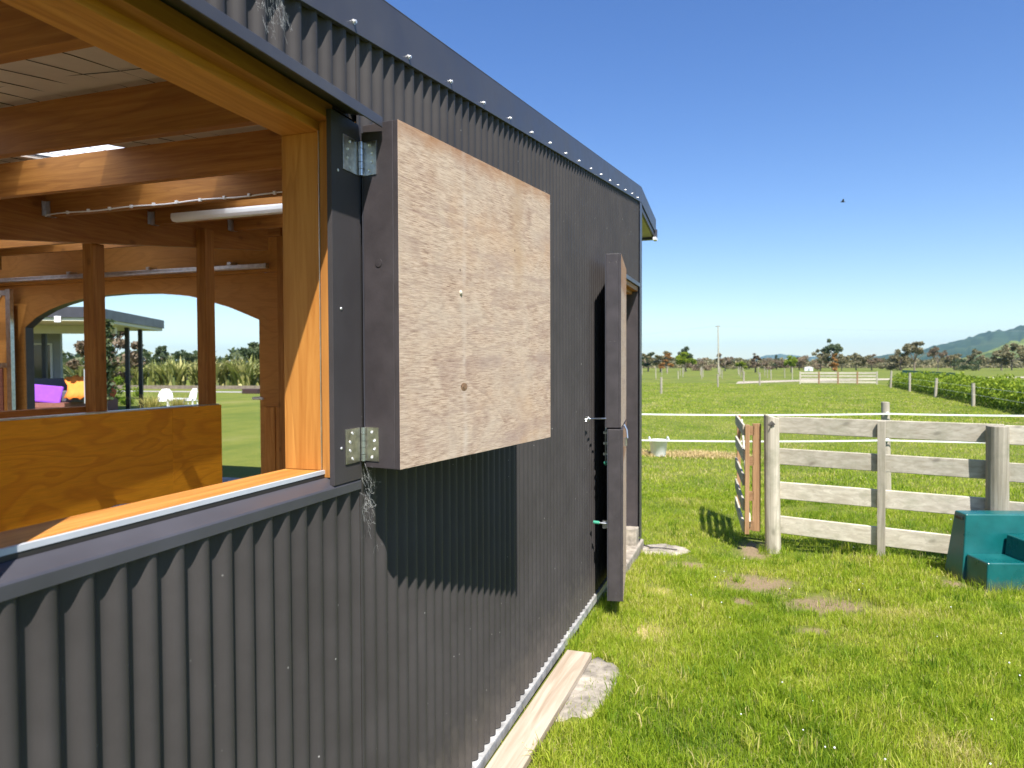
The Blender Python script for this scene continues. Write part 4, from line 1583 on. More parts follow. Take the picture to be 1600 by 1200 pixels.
# hay by the tub
r = np.random.default_rng(78)
n = 2600
x = np.concatenate([r.normal(-1.15, 0.42, n), r.normal(-2.5, 0.4, n // 2)])
y = np.concatenate([r.normal(15.85, 0.22, n), r.normal(15.4, 0.2, n // 2)])
hay = blades('hay', x, y, r.uniform(0.05, 0.12, len(x)), np.full(len(x), 0.014), M['straw'], r.random(len(x)), 1.6, seed=9)
tag(hay, 'scattered golden hay on the grass by the white tub', 'hay', kind='stuff')

# ------------------------------------------------------------------ vegetation
def leaf_cloud(name, pts, size, mat, seed, shade=None, parent=None, flat=0.0):
    """one quad per point, randomly turned"""
    r = np.random.default_rng(seed)
    n = len(pts)
    a = r.normal(0, 1, (n, 3)); a /= np.linalg.norm(a, axis=1)[:, None]
    b = r.normal(0, 1, (n, 3)); b -= a * (a * b).sum(1)[:, None]; b /= np.linalg.norm(b, axis=1)[:, None]
    s = size * r.uniform(0.6, 1.4, (n, 1))
    a, b = a * s, b * s * 0.6
    V = np.stack([pts - a, pts - b, pts + a, pts + b], 1).astype(np.float32)
    me = bpy.data.meshes.new(name)
    me.vertices.add(4 * n)
    me.vertices.foreach_set('co', V.ravel())
    me.loops.add(4 * n)
    me.loops.foreach_set('vertex_index', np.arange(4 * n, dtype=np.int32))
    me.polygons.add(n)
    me.polygons.foreach_set('loop_start', np.arange(0, 4 * n, 4, dtype=np.int32))
    me.update(calc_edges=True)
    at = me.attributes.new('shade', 'FLOAT', 'POINT')
    sh_ = r.random(n) if shade is None else np.clip(shade, 0, 1)
    at.data.foreach_set('value', np.repeat(sh_.astype(np.float32), 4))
    me.materials.append(mat)
    return me


def crown_points(kind, n, seed):
    """points of a unit-height crown (height 1, base of trunk at 0)"""
    r = np.random.default_rng(seed)
    cl = []
    if kind == 'round':
        for _ in range(20):
            v = r.normal(0, 1, 3); v /= np.linalg.norm(v); v *= r.uniform(0.35, 1) 
            cl.append((v[0] * 0.34, v[1] * 0.34, 0.58 + v[2] * 0.32, r.uniform(0.09, 0.15)))
    elif kind == 'umbrella':
        for _ in range(26):
            a, q = r.uniform(0, 6.28), math.sqrt(r.random())
            cl.append((math.cos(a) * q * 0.60, math.sin(a) * q * 0.60, 0.86 - 0.30 * q * q + r.uniform(-0.12, 0.05), r.uniform(0.07, 0.12)))
    elif kind == 'column':
        for _ in range(14):
            z = r.uniform(0.2, 0.95)
            q = 0.16 * (1.1 - z)
            cl.append((r.normal(0, q), r.normal(0, q), z, 0.08 * (1.3 - z)))
    elif kind == 'pine':
        for _ in range(26):
            z = r.uniform(0.2, 0.97)
            a = r.uniform(0, 6.28); q = 0.36 * (1.05 - z) * r.uniform(0.4, 1.2)
            cl.append((math.cos(a) * q, math.sin(a) * q, z, 0.11 * (1.25 - z)))
    elif kind == 'ragged':
        for _ in range(22):
            v = r.normal(0, 1, 3); v /= np.linalg.norm(v); v *= r.uniform(0.5, 1)
            cl.append((v[0] * 0.48, v[1] * 0.48, 0.60 + v[2] * 0.33 + 0.06 * math.sin(v[0] * 9), r.uniform(0.06, 0.13)))
    elif kind == 'bush':
        for _ in range(20):
            v = r.normal(0, 1, 3); v /= np.linalg.norm(v)
            cl.append((v[0] * 0.6, v[1] * 0.6, 0.42 + v[2] * 0.40, r.uniform(0.13, 0.22)))
    cl = np.array(cl)
    i = r.integers(0, len(cl), n)
    v = r.normal(0, 1, (n, 3)); v /= np.linalg.norm(v, axis=1)[:, None]
    rad_ = cl[i, 3:4] * r.random((n, 1)) ** 0.4
    p = cl[i, :3] + v * rad_ * np.array([1, 1, 0.75])
    p[:, 2] = np.maximum(p[:, 2], 0.02)
    tone = r.random(len(cl))
    sh_ = 0.45 * tone[i] + 0.35 * r.random(n) + 0.2 * (v[:, 2] * 0.5 + 0.5)  # leaf tone also rises towards the top of each clump
    return p, sh_, cl


CROWNS = {}


def crown_mesh(kind, mat, var, n=2600, size=0.032):
    key = (kind, mat, var)
    if key not in CROWNS:
        p, s, cl = crown_points(kind, n, hash((kind, var)) % 1000 if False else sum(map(ord, kind)) * 7 + var * 13)
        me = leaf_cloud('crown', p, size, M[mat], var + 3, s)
        t = MB()
        if kind not in ('bush',):
            t.tube([(0, 0, -0.02), (0.006, 0.004, 0.25), (0.0, 0.0, 0.55)], 0.030, 7, 0.014)
            for q in cl[:: max(1, len(cl) // 8)]:
                t.tube([(0, 0, 0.28), (q[0] * 0.5, q[1] * 0.5, 0.25 + q[2] * 0.42), (q[0], q[1], q[2])], 0.013, 5, 0.004)
        tm = bpy.data.meshes.new('trunk')
        if t.v:
            tm.from_pydata([tuple(v) for v in t.v], [], t.f)
            tm.materials.append(M['bark'])
        CROWNS[key] = (me, tm)
    return CROWNS[key]


def tree(name, label, cat, x, y, h, kind, mat, var=0, wide=1.0, rot=0.0, group=None, z=None):
    cm, tm = crown_mesh(kind, mat, var)
    z = gz(x, y) if z is None else z
    o = thing(name, label, cat, (x, y, z), rot, group)
    o.scale = (h * wide, h * wide, h)
    c = bpy.data.objects.new('crown', cm)
    col.objects.link(c); c.parent = o
    if len(tm.vertices):
        t = bpy.data.objects.new('trunk', tm)
        col.objects.link(t); t.parent = o
    return o


def polar(az, dist):
    return dist * math.sin(rad(az)), dist * math.cos(rad(az))


T = [  # az (deg from the wall line), distance, height, kind, leaves, variant, width, label
    (-8.9, 190, 5.2, 'ragged', 'leaf_olive', 0, 1.5, 'olive tree nearest the stable corner on the skyline'),
    (-8.1, 182, 5.4, 'ragged', 'leaf_dark', 1, 1.4, 'dark tree left of the small orange tree'),
    (-7.15, 175, 5.6, 'ragged', 'leaf_olive', 1, 1.3, 'olive tree behind the small orange tree'),
    (-6.65, 160, 4.6, 'column', 'leaf_orange', 0, 1.5, 'small orange-leaved tree left of the lime green tree'),
    (-5.25, 178, 5.2, 'round', 'leaf_lime', 0, 1.25, 'bright lime green tree left of the tall pole'),
    (-5.3, 192, 6.6, 'round', 'leaf_dark', 2, 0.8, 'dark treetop showing above the lime green tree'),
    (-4.1, 210, 4.0, 'bush', 'leaf_brown', 0, 1.6, 'low brown scrub left of the tall pole'),
    (-2.35, 195, 5.2, 'ragged', 'leaf_brown', 1, 1.0, 'brown tree just right of the tall pole'),
    (-1.5, 240, 4.2, 'bush', 'leaf_olive', 1, 1.8, 'low olive scrub behind the small lime tree'),
    (-1.15, 165, 2.9, 'round', 'leaf_lime', 1, 1.3, 'small lime green tree right of the tall pole'),
    (-0.15, 170, 4.6, 'column', 'leaf_brown', 2, 1.6, 'slender pinkish brown tree right of the tall pole'),
    (0.8, 250, 4.4, 'bush', 'leaf_brown', 2, 2.0, 'low brown scrub at the middle of the skyline'),
    (1.35, 260, 5.0, 'pine', 'leaf_dark', 0, 1.2, 'dark little conifer at the middle of the skyline'),
    (2.35, 175, 4.0, 'round', 'leaf_lime', 2, 1.1, 'young lime green tree left of the white shed'),
    (2.9, 245, 4.6, 'ragged', 'leaf_olive', 2, 1.5, 'olive tree behind the young lime tree'),
    (3.8, 240, 5.0, 'bush', 'leaf_brown', 3, 1.4, 'brown scrub tree behind the white shed'),
    (4.35, 215, 6.4, 'ragged', 'leaf_olive', 4, 0.9, 'leaning olive branch left of the tallest tree'),
    (5.15, 218, 9.0, 'ragged', 'leaf_dark', 3, 0.85, 'tallest dark tree standing above the far white fence'),
    (5.75, 214, 5.6, 'round', 'leaf_olive', 5, 0.9, 'olive crown low on the right side of the tallest tree'),
    (5.35, 150, 4.2, 'column', 'leaf_orange', 1, 1.2, 'small orange conifer in front of the tallest tree'),
    (6.7, 225, 5.4, 'ragged', 'leaf_olive', 5, 1.3, 'olive tree right of the tallest tree'),
    (7.7, 228, 5.0, 'ragged', 'leaf_brown', 6, 1.3, 'brownish tree between the tallest tree and the spreading tree'),
    (8.7, 235, 5.0, 'bush', 'leaf_olive', 3, 1.5, 'rounded olive scrub left of the spreading tree'),
    (9.5, 230, 5.2, 'ragged', 'leaf_olive', 7, 1.1, 'thin olive tree beside the spreading tree'),
    (10.35, 222, 8.4, 'umbrella', 'leaf_olive', 0, 0.95, 'wide spreading olive tree above the hedge posts'),
    (11.75, 205, 6.6, 'umbrella', 'leaf_brown', 1, 0.55, 'pale-trunked brown tree right of the spreading tree'),
    (12.7, 230, 5.0, 'round', 'leaf_olive', 6, 1.2, 'rounded olive tree right of the pale-trunked tree'),
    (13.4, 220, 4.0, 'bush', 'leaf_dark', 4, 1.3, 'low dark shrub before the green hill'),
    (14.1, 225, 5.8, 'ragged', 'leaf_olive', 8, 1.0, 'ragged olive tree before the green hill'),
    (15.35, 228, 5.4, 'round', 'leaf_olive', 9, 1.5, 'broad olive tree left of the flat-topped tree'),
    (15.9, 232, 7.6, 'umbrella', 'leaf_olive', 2, 0.85, 'flat-topped tree on a thin trunk near the right edge'),
    (16.9, 235, 5.0, 'ragged', 'leaf_olive', 10, 1.2, 'olive tree at the right edge of the skyline'),
]
for (az, di, h, kind, mat, var, wide, lab) in T:
    x, y = polar(az, di)
    tree('tree', lab, 'tree', x, y, h, kind, mat, var, wide, rad(random.uniform(0, 360)), 'trees along the far side of the paddocks')

# unbroken far tree belt behind them
r = np.random.default_rng(5)
n = 26000
az = np.radians(r.uniform(-11, 22, n))
di = r.uniform(330, 420, n)
zt = r.random(n) ** 1.2 * (2.3 + 1.6 * vnoise(np.degrees(az) * 10 + 200, di * 0, 4.0, 4) + 1.3 * vnoise(np.degrees(az) * 10 + 200, di * 0, 1.3, 8))
pts = np.stack([di * np.sin(az), di * np.cos(az), zt - 0.2], 1)
me = leaf_cloud('far_tree_belt', pts, 0.6, M['leaf_olive'], 8)
o = bpy.data.objects.new('far_tree_belt', me)
col.objects.link(o)
tag(o, 'distant dark belt of trees under the hills', 'trees', kind='stuff')

# hedge with its wire fence
r = np.random.default_rng(15)
n = 46000
t = r.random(n) ** 1.35
hy = 25.0 + 44.0 * t
hx0 = 9.15 + (hy - 25) * 0.033
hw = 1.9
bulge = 0.75 + 0.5 * vnoise(hx0 * 0 + hy, hy * 0, 0.8, 31)
u = r.uniform(-1, 1, n)
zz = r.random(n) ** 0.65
env = np.sqrt(np.clip(1 - (u * 0.92) ** 2, 0, 1))
hz_ = 1.12 * zz * env * bulge + 0.15 * vnoise(hy * 3, u * 3 + 10, 1.0, 33) * zz
hx = hx0 + hw / 2 + u * hw / 2 * (0.85 + 0.3 * vnoise(hy, zz * 2, 0.6, 35))
sh_ = 0.15 + 0.55 * zz + r.normal(0, 0.16, n) + 0.2 * (vnoise(hy * 2, hx * 2, 1.0, 36) - 0.5)  # leaf tone rises with height in the hedge
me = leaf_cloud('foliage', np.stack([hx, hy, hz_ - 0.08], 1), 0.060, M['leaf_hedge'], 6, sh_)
hedge = thing('hedge', 'long low bright green hedge along the right side of the paddock', 'hedge', (0, 0, 0))
o = bpy.data.objects.new('foliage', me)
col.objects.link(o); o.parent = hedge
HP = [(8.95, 26.5, 0.95, 'nearest grey post of the hedge fence at the right edge'),
      (9.38, 37.5, 0.95, 'grey fence post second from the right along the hedge'),
      (9.75, 46.7, 1.0, 'grey fence post at the middle of the hedge'),
      (10.06, 55.8, 1.2, 'white-lit fence post near the far end of the hedge'),
      (10.2, 64.2, 1.25, 'grey fence post at the far end of the hedge')]
for i, (x, y, h, lab) in enumerate(HP):
    o = thing('hedge_fence_post', lab, 'fence post', (x - 0.15, y, -0.1), group='posts in front of the hedge')
    mb = MB()
    wobble_post(mb, x - 0.15, y, -0.2, h, 0.075, i + 50)
    mb.build('post', M['post_z'], o)
for z, lab in ((0.80, 'upper wire strung in front of the hedge'), (0.45, 'lower wire strung in front of the hedge')):
    mb = MB()
    mb.tube([(x - 0.24, y, z) for (x, y, h, l) in HP], 0.003, 4, caps=False)
    tag(mb.build('fence_wire', M['tape']), lab, 'wire', 'hedge fence wires')
mb = MB()
mb.bar((12.2, 72.0, 0.75), (11.6, 50.0, 0.75), 0.02, 1.0)
tag(mb.build('shade_cloth', M['shade']), 'dark green shade cloth screen behind the far end of the hedge', 'screen')

# far white rail fence
ff = thing('far_rail_fence', 'pale four-rail fence panel across the far end of the paddock', 'fence', (3.87, 74.5, -0.1))
for i in range(5):
    x = 3.87 + i * 1.66
    mb = MB()
    mb.box(x - 0.06, x + 0.06, 74.36, 74.46, -0.2, 1.1)
    mb.build('post', M['brown_z'] if 0 < i < 4 else M['grey_z'], ff)
for z in (0.10, 0.40, 0.68, 0.96):
    for i in range(4):
        x = 3.87 + i * 1.66
        mb = MB()
        mb.box(x + 0.061, x + 1.599, 74.40, 74.44, z - 0.08, z + 0.08)
        mb.build('rail', M['grey_x'], ff)

# left paddock fence posts with wires, and stakes in rows beyond the track
LP = [(-9.0, 33.0, 'nearest wire fence post at the left of the paddock'), (-5.67, 45.5, 'grey wire fence post next to the stable corner'),
      (-2.97, 59.6, 'grey wire fence post below the tall pole'), (0.19, 69.4, 'grey wire fence post between the pole and the far white fence'),
      (-1.34, 78.0, 'small wire fence post set back beyond the track')]
for i, (x, y, lab) in enumerate(LP):
    o = thing('wire_fence_post', lab, 'fence post', (x, y, -0.1), group='wire fence posts left of the paddock')
    mb = MB()
    wobble_post(mb, x, y, -0.2, 1.05, 0.07, i + 80)
    mb.build('post', M['post_z'], o)
for z, wl in ((0.95, 'top'), (0.6, 'middle'), (0.3, 'bottom')):
    mb = MB()
    mb.tube([(LP[k][0], LP[k][1] - 0.08, z) for k in (0, 1, 2, 3)] + [(3.85, 74.3, z)], 0.005, 4, caps=False)
    tag(mb.build('paddock_wire', M['wire']), wl + ' fence wire along the left edge of the paddock', 'wire', 'paddock fence wires')
proto = None
k = 0
rs = random.Random(8)
for row, yy in enumerate((92, 106, 122, 140)):
    for j in range(12):
        x = -22 - row * 3 + j * (2.6 + 0.3 * row) + rs.uniform(-0.5, 0.5)
        if x > 4: continue
        h = rs.uniform(1.1, 1.7)
        if proto is None:
            mb = MB()
            wobble_post(mb, 0, 0, -0.1, 1.0, 0.045, 3)
            proto = mb.build('stake', M['post_z'])
            s_ = proto
        else:
            s_ = proto.copy(); col.objects.link(s_)
        s_.location = (x, yy + rs.uniform(-2, 2), -0.1)
        s_.scale = (1.2, 1.2, h)
        tag(s_, 'thin pale stake standing in rows beyond the farm track', 'stake', 'pale stakes beyond the track')

# power pole with its lines, white shed
x, y = polar(-2.82, 158)
pole = thing('power_pole', 'tall grey power pole rising above the far trees', 'pole', (x, y, -0.1))
mb = MB()
mb.tube([(x, y, -0.2), (x - 0.05, y, 4.5), (x - 0.15, y, 9.95)], 0.17, 8, 0.10)
mb.build('shaft', M['post_z'], pole)
mb = MB()
mb.bar((x - 0.65, y, 9.75), (x + 0.35, y, 9.75), 0.12, 0.12)
mb.build('crossarm', M['bark'], pole)
for s, x1, y1, z1 in ((0, -75, 150, 6.5), (1, 110, 190, 9.3)):
    mb = MB()
    pts = []
    for k in range(15):
        t_ = k / 14
        pts.append((x - 0.15 + (x1 - x) * t_, y + (y1 - y) * t_, 9.85 + (z1 - 9.85) * t_ - 1.2 * 4 * t_ * (1 - t_)))
    mb.tube(pts, 0.012, 4, caps=False)
    tag(mb.build('power_line', M['galv']), ('power line from the tall pole towards the stable', 'power line from the tall pole across the right-hand sky')[s], 'power line')
x, y = polar(3.55, 210)
shed = thing('white_shed', 'small white shed with curved roof left of the tallest tree', 'shed', (x, y, -0.1))
SS = Matrix.Translation((x, y, -0.1)) @ Matrix.Scale(0.62, 4)
mb = MB(SS)
mb.box(-1.7, 1.7, -1, 1, 0, 1.1)
mb.build('wall', M['shed'], shed)
mb = MB(SS)
mb.prism([(-1.8, 1.1)] + [(1.8 * -math.cos(a), 1.1 + 0.75 * math.sin(a)) for a in np.linspace(0.2, 2.94, 9)] + [(1.8, 1.1)], 2.2, axis=1, base=-1.1)
mb.build('roof', M['shed'], shed)
mb = MB(SS)
mb.box(-0.4, 0.4, -1.03, -1.004, 0, 0.95)
mb.build('door', M['housegrey'], shed)


# ------------------------------------------------------------------ hills
def ridge(name, label, prof, dist, depth, mat, rough_amp, seed):
    """prof: (azimuth deg, crest elevation as tangent); front slope falls to the plain"""
    r = np.random.default_rng(seed)
    az = np.array([p[0] for p in prof]); el = np.array([p[1] for p in prof])
    A = np.linspace(az[0], az[-1], 150)
    E_ = np.interp(A, az, el)
    nT = 22
    vs, fs = [], []
    for j in range(nT):
        t_ = j / (nT - 1)
        for i, a in enumerate(A):
            crest = E_[i] * dist
            prof_t = math.sin(t_ * math.pi / 2) ** 1.25 if t_ < 1 else 1
            d_ = dist - depth * (1 - t_)
            nz = rough_amp * crest * (vnoise(np.array([a * 9.0 + 300]), np.array([t_ * 14.0]), 2.2, seed)[0] - 0.5) * (0.25 + t_) * (1 - 0.55 * t_)
            nz += 0.35 * rough_amp * crest * (vnoise(np.array([a * 30.0 + 300]), np.array([t_ * 30.0]), 2.0, seed + 1)[0] - 0.5)
            x, y = polar(a, d_)
            vs.append((x, y, -2 + max(0, crest * prof_t + nz * (t_ > 0))))
    n_ = len(A)
    for j in range(nT - 1):
        for i in range(n_ - 1):
            q = j * n_ + i
            fs.append((q, q + 1, q + n_ + 1, q + n_))
    # back slope so the hill has a body
    b0 = len(vs)
    for i, a in enumerate(A):
        x, y = polar(a, dist + depth * 0.6)
        vs.append((x, y, -2))
    for i in range(n_ - 1):
        q = (nT - 1) * n_ + i
        fs.append((q, q + 1, b0 + i + 1, b0 + i))
    me = bpy.data.meshes.new(name)
    me.from_pydata(vs, [], fs)
    me.materials.append(mat)
    me.polygons.foreach_set('use_smooth', [True] * len(me.polygons))
    o = bpy.data.objects.new(name, me)
    col.objects.link(o)
    return tag(o, label, 'hill', kind='structure')


ridge('near_hill', 'green grazed hill rising at the right', [(11.6, 0.0), (12.6, 0.004), (13.6, 0.010), (14.7, 0.016), (15.7, 0.0235), (16.6, 0.028), (19, 0.036), (24, 0.05), (30, 0.055)], 1800, 900, M['hill_green'], 0.25, 3)
ridge('bush_hill', 'blue wooded hills behind the green hill', [(4.2, 0.0), (5.6, 0.0035), (6.8, 0.006), (8.0, 0.0095), (9.2, 0.0125), (10.8, 0.0165), (11.6, 0.022), (13.0, 0.0265), (13.8, 0.031), (14.7, 0.036), (15.9, 0.037), (16.6, 0.0425), (20, 0.06), (26, 0.07), (32, 0.07)], 4200, 1900, M['hill_bush'], 0.2, 7)
ridge('far_range', 'pale blue far range low on the horizon', [(-1.9, 0.0), (-0.6, 0.007), (0.7, 0.0115), (1.6, 0.0125), (2.6, 0.011), (3.6, 0.0085), (4.6, 0.0095), (5.8, 0.007), (7.0, 0.009), (8.5, 0.0)], 9000, 2500, M['hill_bush'], 0.2, 9)
ridge('low_hill', 'low dark hill beyond the far trees', [(-6.2, 0.0), (-4.6, 0.003), (-3.4, 0.006), (-2.0, 0.0065), (-0.9, 0.0045), (0.6, 0.0)], 3000, 900, M['hill_bush'], 0.25, 12)

# ------------------------------------------------------------------ house and garden seen through the arch
K = Vector((-20.8, 18.27, 0))
HU, HV = Vector((-0.88, -0.475, 0)), Vector((-0.475, 0.88, 0))
XH = Matrix(((HU.x, HV.x, 0, K.x), (HU.y, HV.y, 0, K.y), (0, 0, 1, 0), (0, 0, 0, 1)))
house = thing('house', 'modern house with flat verandah roof, cream soffit and black posts', 'house', K)
mb = MB(XH); mb.box(0, 12, 0, 7.4, 3.46, 3.81)
rf = mb.build('verandah_roof', M['steel_plain'], house)
mb = MB(XH); mb.box(0.06, 12, 0.06, 7.34, 3.35, 3.455)
mb.build('soffit', M['cream'], rf)
mb = MB(XH); mb.box(1.05, 1.25, -0.012, -0.002, 3.30, 3.50)
mb.build('lamp', M['white_plastic'], rf)
mb = MB(XH); mb.box(0.45, 12, 3.0, 3.2, 3.05, 3.345)
mb.build('beam', M['cream'], house)
for (a, b) in ((0.36, 0.35), (0.5, 4.4), (0.5, 5.9), (2.9, 3.1), (4.2, 3.1), (5.6, 0.4)):
    mb = MB(XH); mb.box(a - 0.07, a + 0.07, b - 0.07, b + 0.07, 0.0, 3.345 if b < 3 or b > 3.4 else 3.045)
    mb.build('post', M['blackpost'], house)
mb = MB(XH); mb.box(0.24, 0.48, 0.23, 0.47, 0.60, 1.75)
mb.build('post_wrap', M['housegrey'], house)
mb = MB(XH); mb.box(3.4, 12, 5.6, 5.8, 0.0, 3.34)
mb.build('wall', M['housegrey'], house)
mb = MB(XH); mb.box(4.9, 7.5, 5.55, 5.595, 0.6, 3.3)
mb.build('dark_wall', M['housedark'], house)
mb = MB(XH); mb.box(3.75, 4.6, 5.54, 5.595, 0.6, 2.7)
dr = mb.build('glass_door', M['glass'], house)
mb = MB(XH)
mb.box(3.68, 3.748, 5.52, 5.595, 0.6, 2.77); mb.box(4.602, 4.67, 5.52, 5.595, 0.6, 2.77); mb.box(3.749, 4.601, 5.52, 5.595, 2.702, 2.77)
mb.build('frame', M['white_trim'], dr)
mb = MB(XH); mb.box(1.25, 12, 0.55, 5.5, 0.05, 0.60)
dk = mb.build('deck', M['deck'], house)
for k in range(4):
    mb = MB(XH); mb.box(1.2, 12, 0.50, 0.545, 0.06 + 0.135 * k, 0.18 + 0.135 * k)
    mb.build('board', M['deck'], dk)

XS = XH @ Matrix.Translation((-1.15, 0, 0))
sofa = thing('outdoor_sofa', 'charcoal outdoor sofa on the deck of the house', 'sofa', XS @ Vector((3.2, 1.6, 0.6)))
mb = MB(XS); mb.box(2.0, 5.4, 1.2, 2.1, 0.605, 1.0)
mb.build('seat', M['sofa'], sofa, bevel=0.05)
mb = MB(XS); mb.box(2.0, 5.4, 2.105, 2.4, 0.605, 1.42)
mb.build('backrest', M['sofa'], sofa, bevel=0.05)
mb = MB(XS); mb.box(5.0, 5.4, 1.15, 2.0, 1.002, 1.25)
mb.build('arm', M['housegrey'], sofa, bevel=0.05)
mb = MB(XS @ Matrix.Translation((3.35, 1.06, 0.63)) @ Matrix.Rotation(rad(-18), 4, 'X') @ Matrix.Rotation(rad(-6), 4, 'Y'))
mb.box(-0.62, 0.62, 0, 0.13, 0, 0.62)
o = mb.build('purple_cushion', M['purple'], None, bevel=0.05)
tag(o, 'large purple cushion leaning on the sofa on the deck', 'cushion')
mb = MB(XS)
pr_ = np.random.default_rng(3)
g = []
for j in range(7):
    for i in range(9):
        uu = 1.75 + i * 0.11; a = j / 6
        g.append((uu + 0.10 * math.sin(j), 1.75 - 0.75 * a + 0.05 * math.sin(i * 1.9 + j), 1.50 - 0.75 * a ** 1.8 + 0.05 * math.sin(i * 2.3 + j * 0.6)))
mb.add(g, [(j * 9 + i, j * 9 + i + 1, j * 9 + 10 + i, j * 9 + 9 + i) for j in range(6) for i in range(8)])
o = mb.build('orange_throw', M['orange'], None, smooth=True)
sm = o.modifiers.new('thick', 'SOLIDIFY'); sm.thickness = 0.04
tag(o, 'crumpled orange throw hanging over the sofa on the deck', 'throw')
mb = MB(XS @ Matrix.Translation((1.75, 1.9, 0.62)))
mb.lathe([(0, 0), (0.38, 0.0), (0.52, 0.25), (0.50, 0.62), (0.30, 0.88), (0, 0.95)], n=18)
tag(mb.build('beanbag', M['rust'], None, smooth=True), 'rust brown beanbag at the end of the sofa on the deck', 'beanbag')

# climbing plant by the verandah post
p = rng.normal(0, 1, (900, 3)) * np.array([0.13, 0.13, 0.9]) + np.array([0, 0, 2.2])
p[:, 2] = np.clip(p[:, 2], 0.75, 3.4)
me = leaf_cloud('foliage', p, 0.09, M['leaf_dark'], 4)
q = XH @ Vector((0.0, 0.75, 0))
pl = thing('climbing_plant', 'dark leafy plant hanging beside the verandah post', 'plant', (q.x, q.y, 0))
o = bpy.data.objects.new('foliage', me); col.objects.link(o); o.parent = pl
mb = MB(); mb.tube([(q.x, q.y, 0), (q.x + 0.05, q.y, 1.5), (q.x, q.y, 3.2)], 0.05, 7, 0.03)
mb.build('stem', M['bark'], pl)


# flax bushes: sword leaves
def flax_mesh(seed, n=110, mat='leaf_flax', droop=1.0, wid=0.055):
    r = np.random.default_rng(seed)
    vs, fs, sh2 = [], [], []
    for i in range(n):
        a = r.uniform(0, 6.28); lean = r.uniform(0.05, 0.75) * droop; L = r.uniform(0.6, 1.0)
        base = np.array([r.normal(0, 0.10), r.normal(0, 0.10), 0])
        side = np.array([-math.sin(a), math.cos(a), 0]) * wid * r.uniform(0.6, 1.2)
        b = len(vs)
        for k in range(5):
            t_ = k / 4
            hgt = L * (t_ - 0.30 * lean * t_ ** 3)
            out = L * lean * (0.30 * t_ + 0.55 * t_ ** 2.5)
            c = base + np.array([math.cos(a) * out, math.sin(a) * out, hgt])
            ww = side * (1 - t_ ** 3) * 0.5
            vs += [c - ww, c + ww]
        fs += [(b + 2 * k, b + 2 * k + 1, b + 2 * k + 3, b + 2 * k + 2) for k in range(4)]
        sh2 += [r.random()] * 10
    me = bpy.data.meshes.new('leaves')
    me.from_pydata([tuple(v) for v in vs], [], fs)
    at = me.attributes.new('shade', 'FLOAT', 'POINT')
    at.data.foreach_set('value', np.array(sh2, np.float32))
    me.materials.append(M[mat])
    return me


FM = [flax_mesh(s) for s in (1, 2, 3)]
FL = [(-55.0, 47.0, 2.5), (-51.9, 48.8, 2.6), (-50.0, 47.6, 2.3), (-48.3, 49.2, 2.5), (-46.4, 48.3, 2.6), (-44.6, 49.4, 2.4), (-42.9, 48.7, 2.7), (-41.4, 50.0, 2.5), (-39.8, 49.2, 2.8), (-38.2, 50.6, 2.5), (-36.6, 50.0, 2.6), (-35.0, 51.0, 2.5)]
for i, (x, y, h) in enumerate(FL):
    o = thing('flax_bush', 'flax bush with sword leaves in the row behind the lawn, seen through the arch', 'bush', (x, y, -0.02), random.uniform(0, 6.28), 'flax bushes in a row seen through the arch')
    o.scale = (h * 1.7, h * 1.7, h * 1.12)
    c = bpy.data.objects.new('leaves', FM[i % 3]); col.objects.link(c); c.parent = o
TM = flax_mesh(9, 160, 'leaf_tussock', 1.7, 0.018)
for (a, b, h, lab) in ((3.3, -0.2, 0.8, 'small golden tussock in front of the deck'), (-0.9, 2.6, 1.15, 'broad golden tussock right of the verandah post'), (-1.5, 3.9, 0.95, 'golden tussock behind the broad one')):
    q = XH @ Vector((a, b, 0))
    o = thing('tussock', lab, 'tussock', (q.x, q.y, -0.02), 0.4, 'golden tussocks by the house')
    o.scale = (h * 1.2, h * 1.2, h)
    c = bpy.data.objects.new('leaves', TM); col.objects.link(c); c.parent = o


def garden_chair(x, y, rz, label):
    o = thing('garden_chair', label, 'chair', (x, y, 0), rz, 'white garden chairs on the lawn')
    mb = MB()
    vs, fs = [], []
    for j in range(7):
        for i in range(9):
            a = (i / 8 - 0.5) * 2.2
            wv = 0.30 * (1 - 0.55 * (j / 6) ** 3)
            vs.append((wv * math.sin(a) / math.sin(1.1), 0.20 - 0.10 * (1 - math.cos(a)) * 2 + 0.10 * j / 6, 0.42 + 0.48 * j / 6))
    mb.add(vs, [(j * 9 + i, j * 9 + i + 1, j * 9 + 10 + i, j * 9 + 9 + i) for j in range(6) for i in range(8)])
    b = mb.build('backrest', M['white_plastic'], o, smooth=True, local=True)
    b.modifiers.new('thick', 'SOLIDIFY').thickness = 0.02
    mb = MB(); mb.box(-0.27, 0.27, -0.25, 0.20, 0.40, 0.43)
    mb.build('seat', M['white_plastic'], o, local=True, bevel=0.012)
    for sx in (-1, 1):
        for sy in (-1, 1):
            mb = MB(); mb.tube([(sx * 0.2, sy * 0.18, 0.40), (sx * 0.25, sy * 0.23, 0.0)], 0.018, 8)
            mb.build('leg', M['white_plastic'], o, local=True)
    return o


garden_chair(-22.9, 23.3, rad(30), 'white garden chair nearer the house')
garden_chair(-22.35, 24.1, rad(-20), 'white garden chair farther from the house')
tb = thing('garden_table', 'low white slatted table between the two garden chairs', 'table', (-22.2, 23.4, 0))
for k in range(6):
    mb = MB(); mb.box(-0.45, 0.45, -0.30 + k * 0.1, -0.22 + k * 0.1, 0.50, 0.53)
    mb.build('slat', M['white_plastic'], tb, local=True)
for sx in (-1, 1):
    for sy in (-1, 1):
        mb = MB(); mb.box(sx * 0.4 - 0.025, sx * 0.4 + 0.025, sy * 0.24 - 0.025, sy * 0.24 + 0.025, 0, 0.498)
        mb.build('leg', M['white_plastic'], tb, local=True)
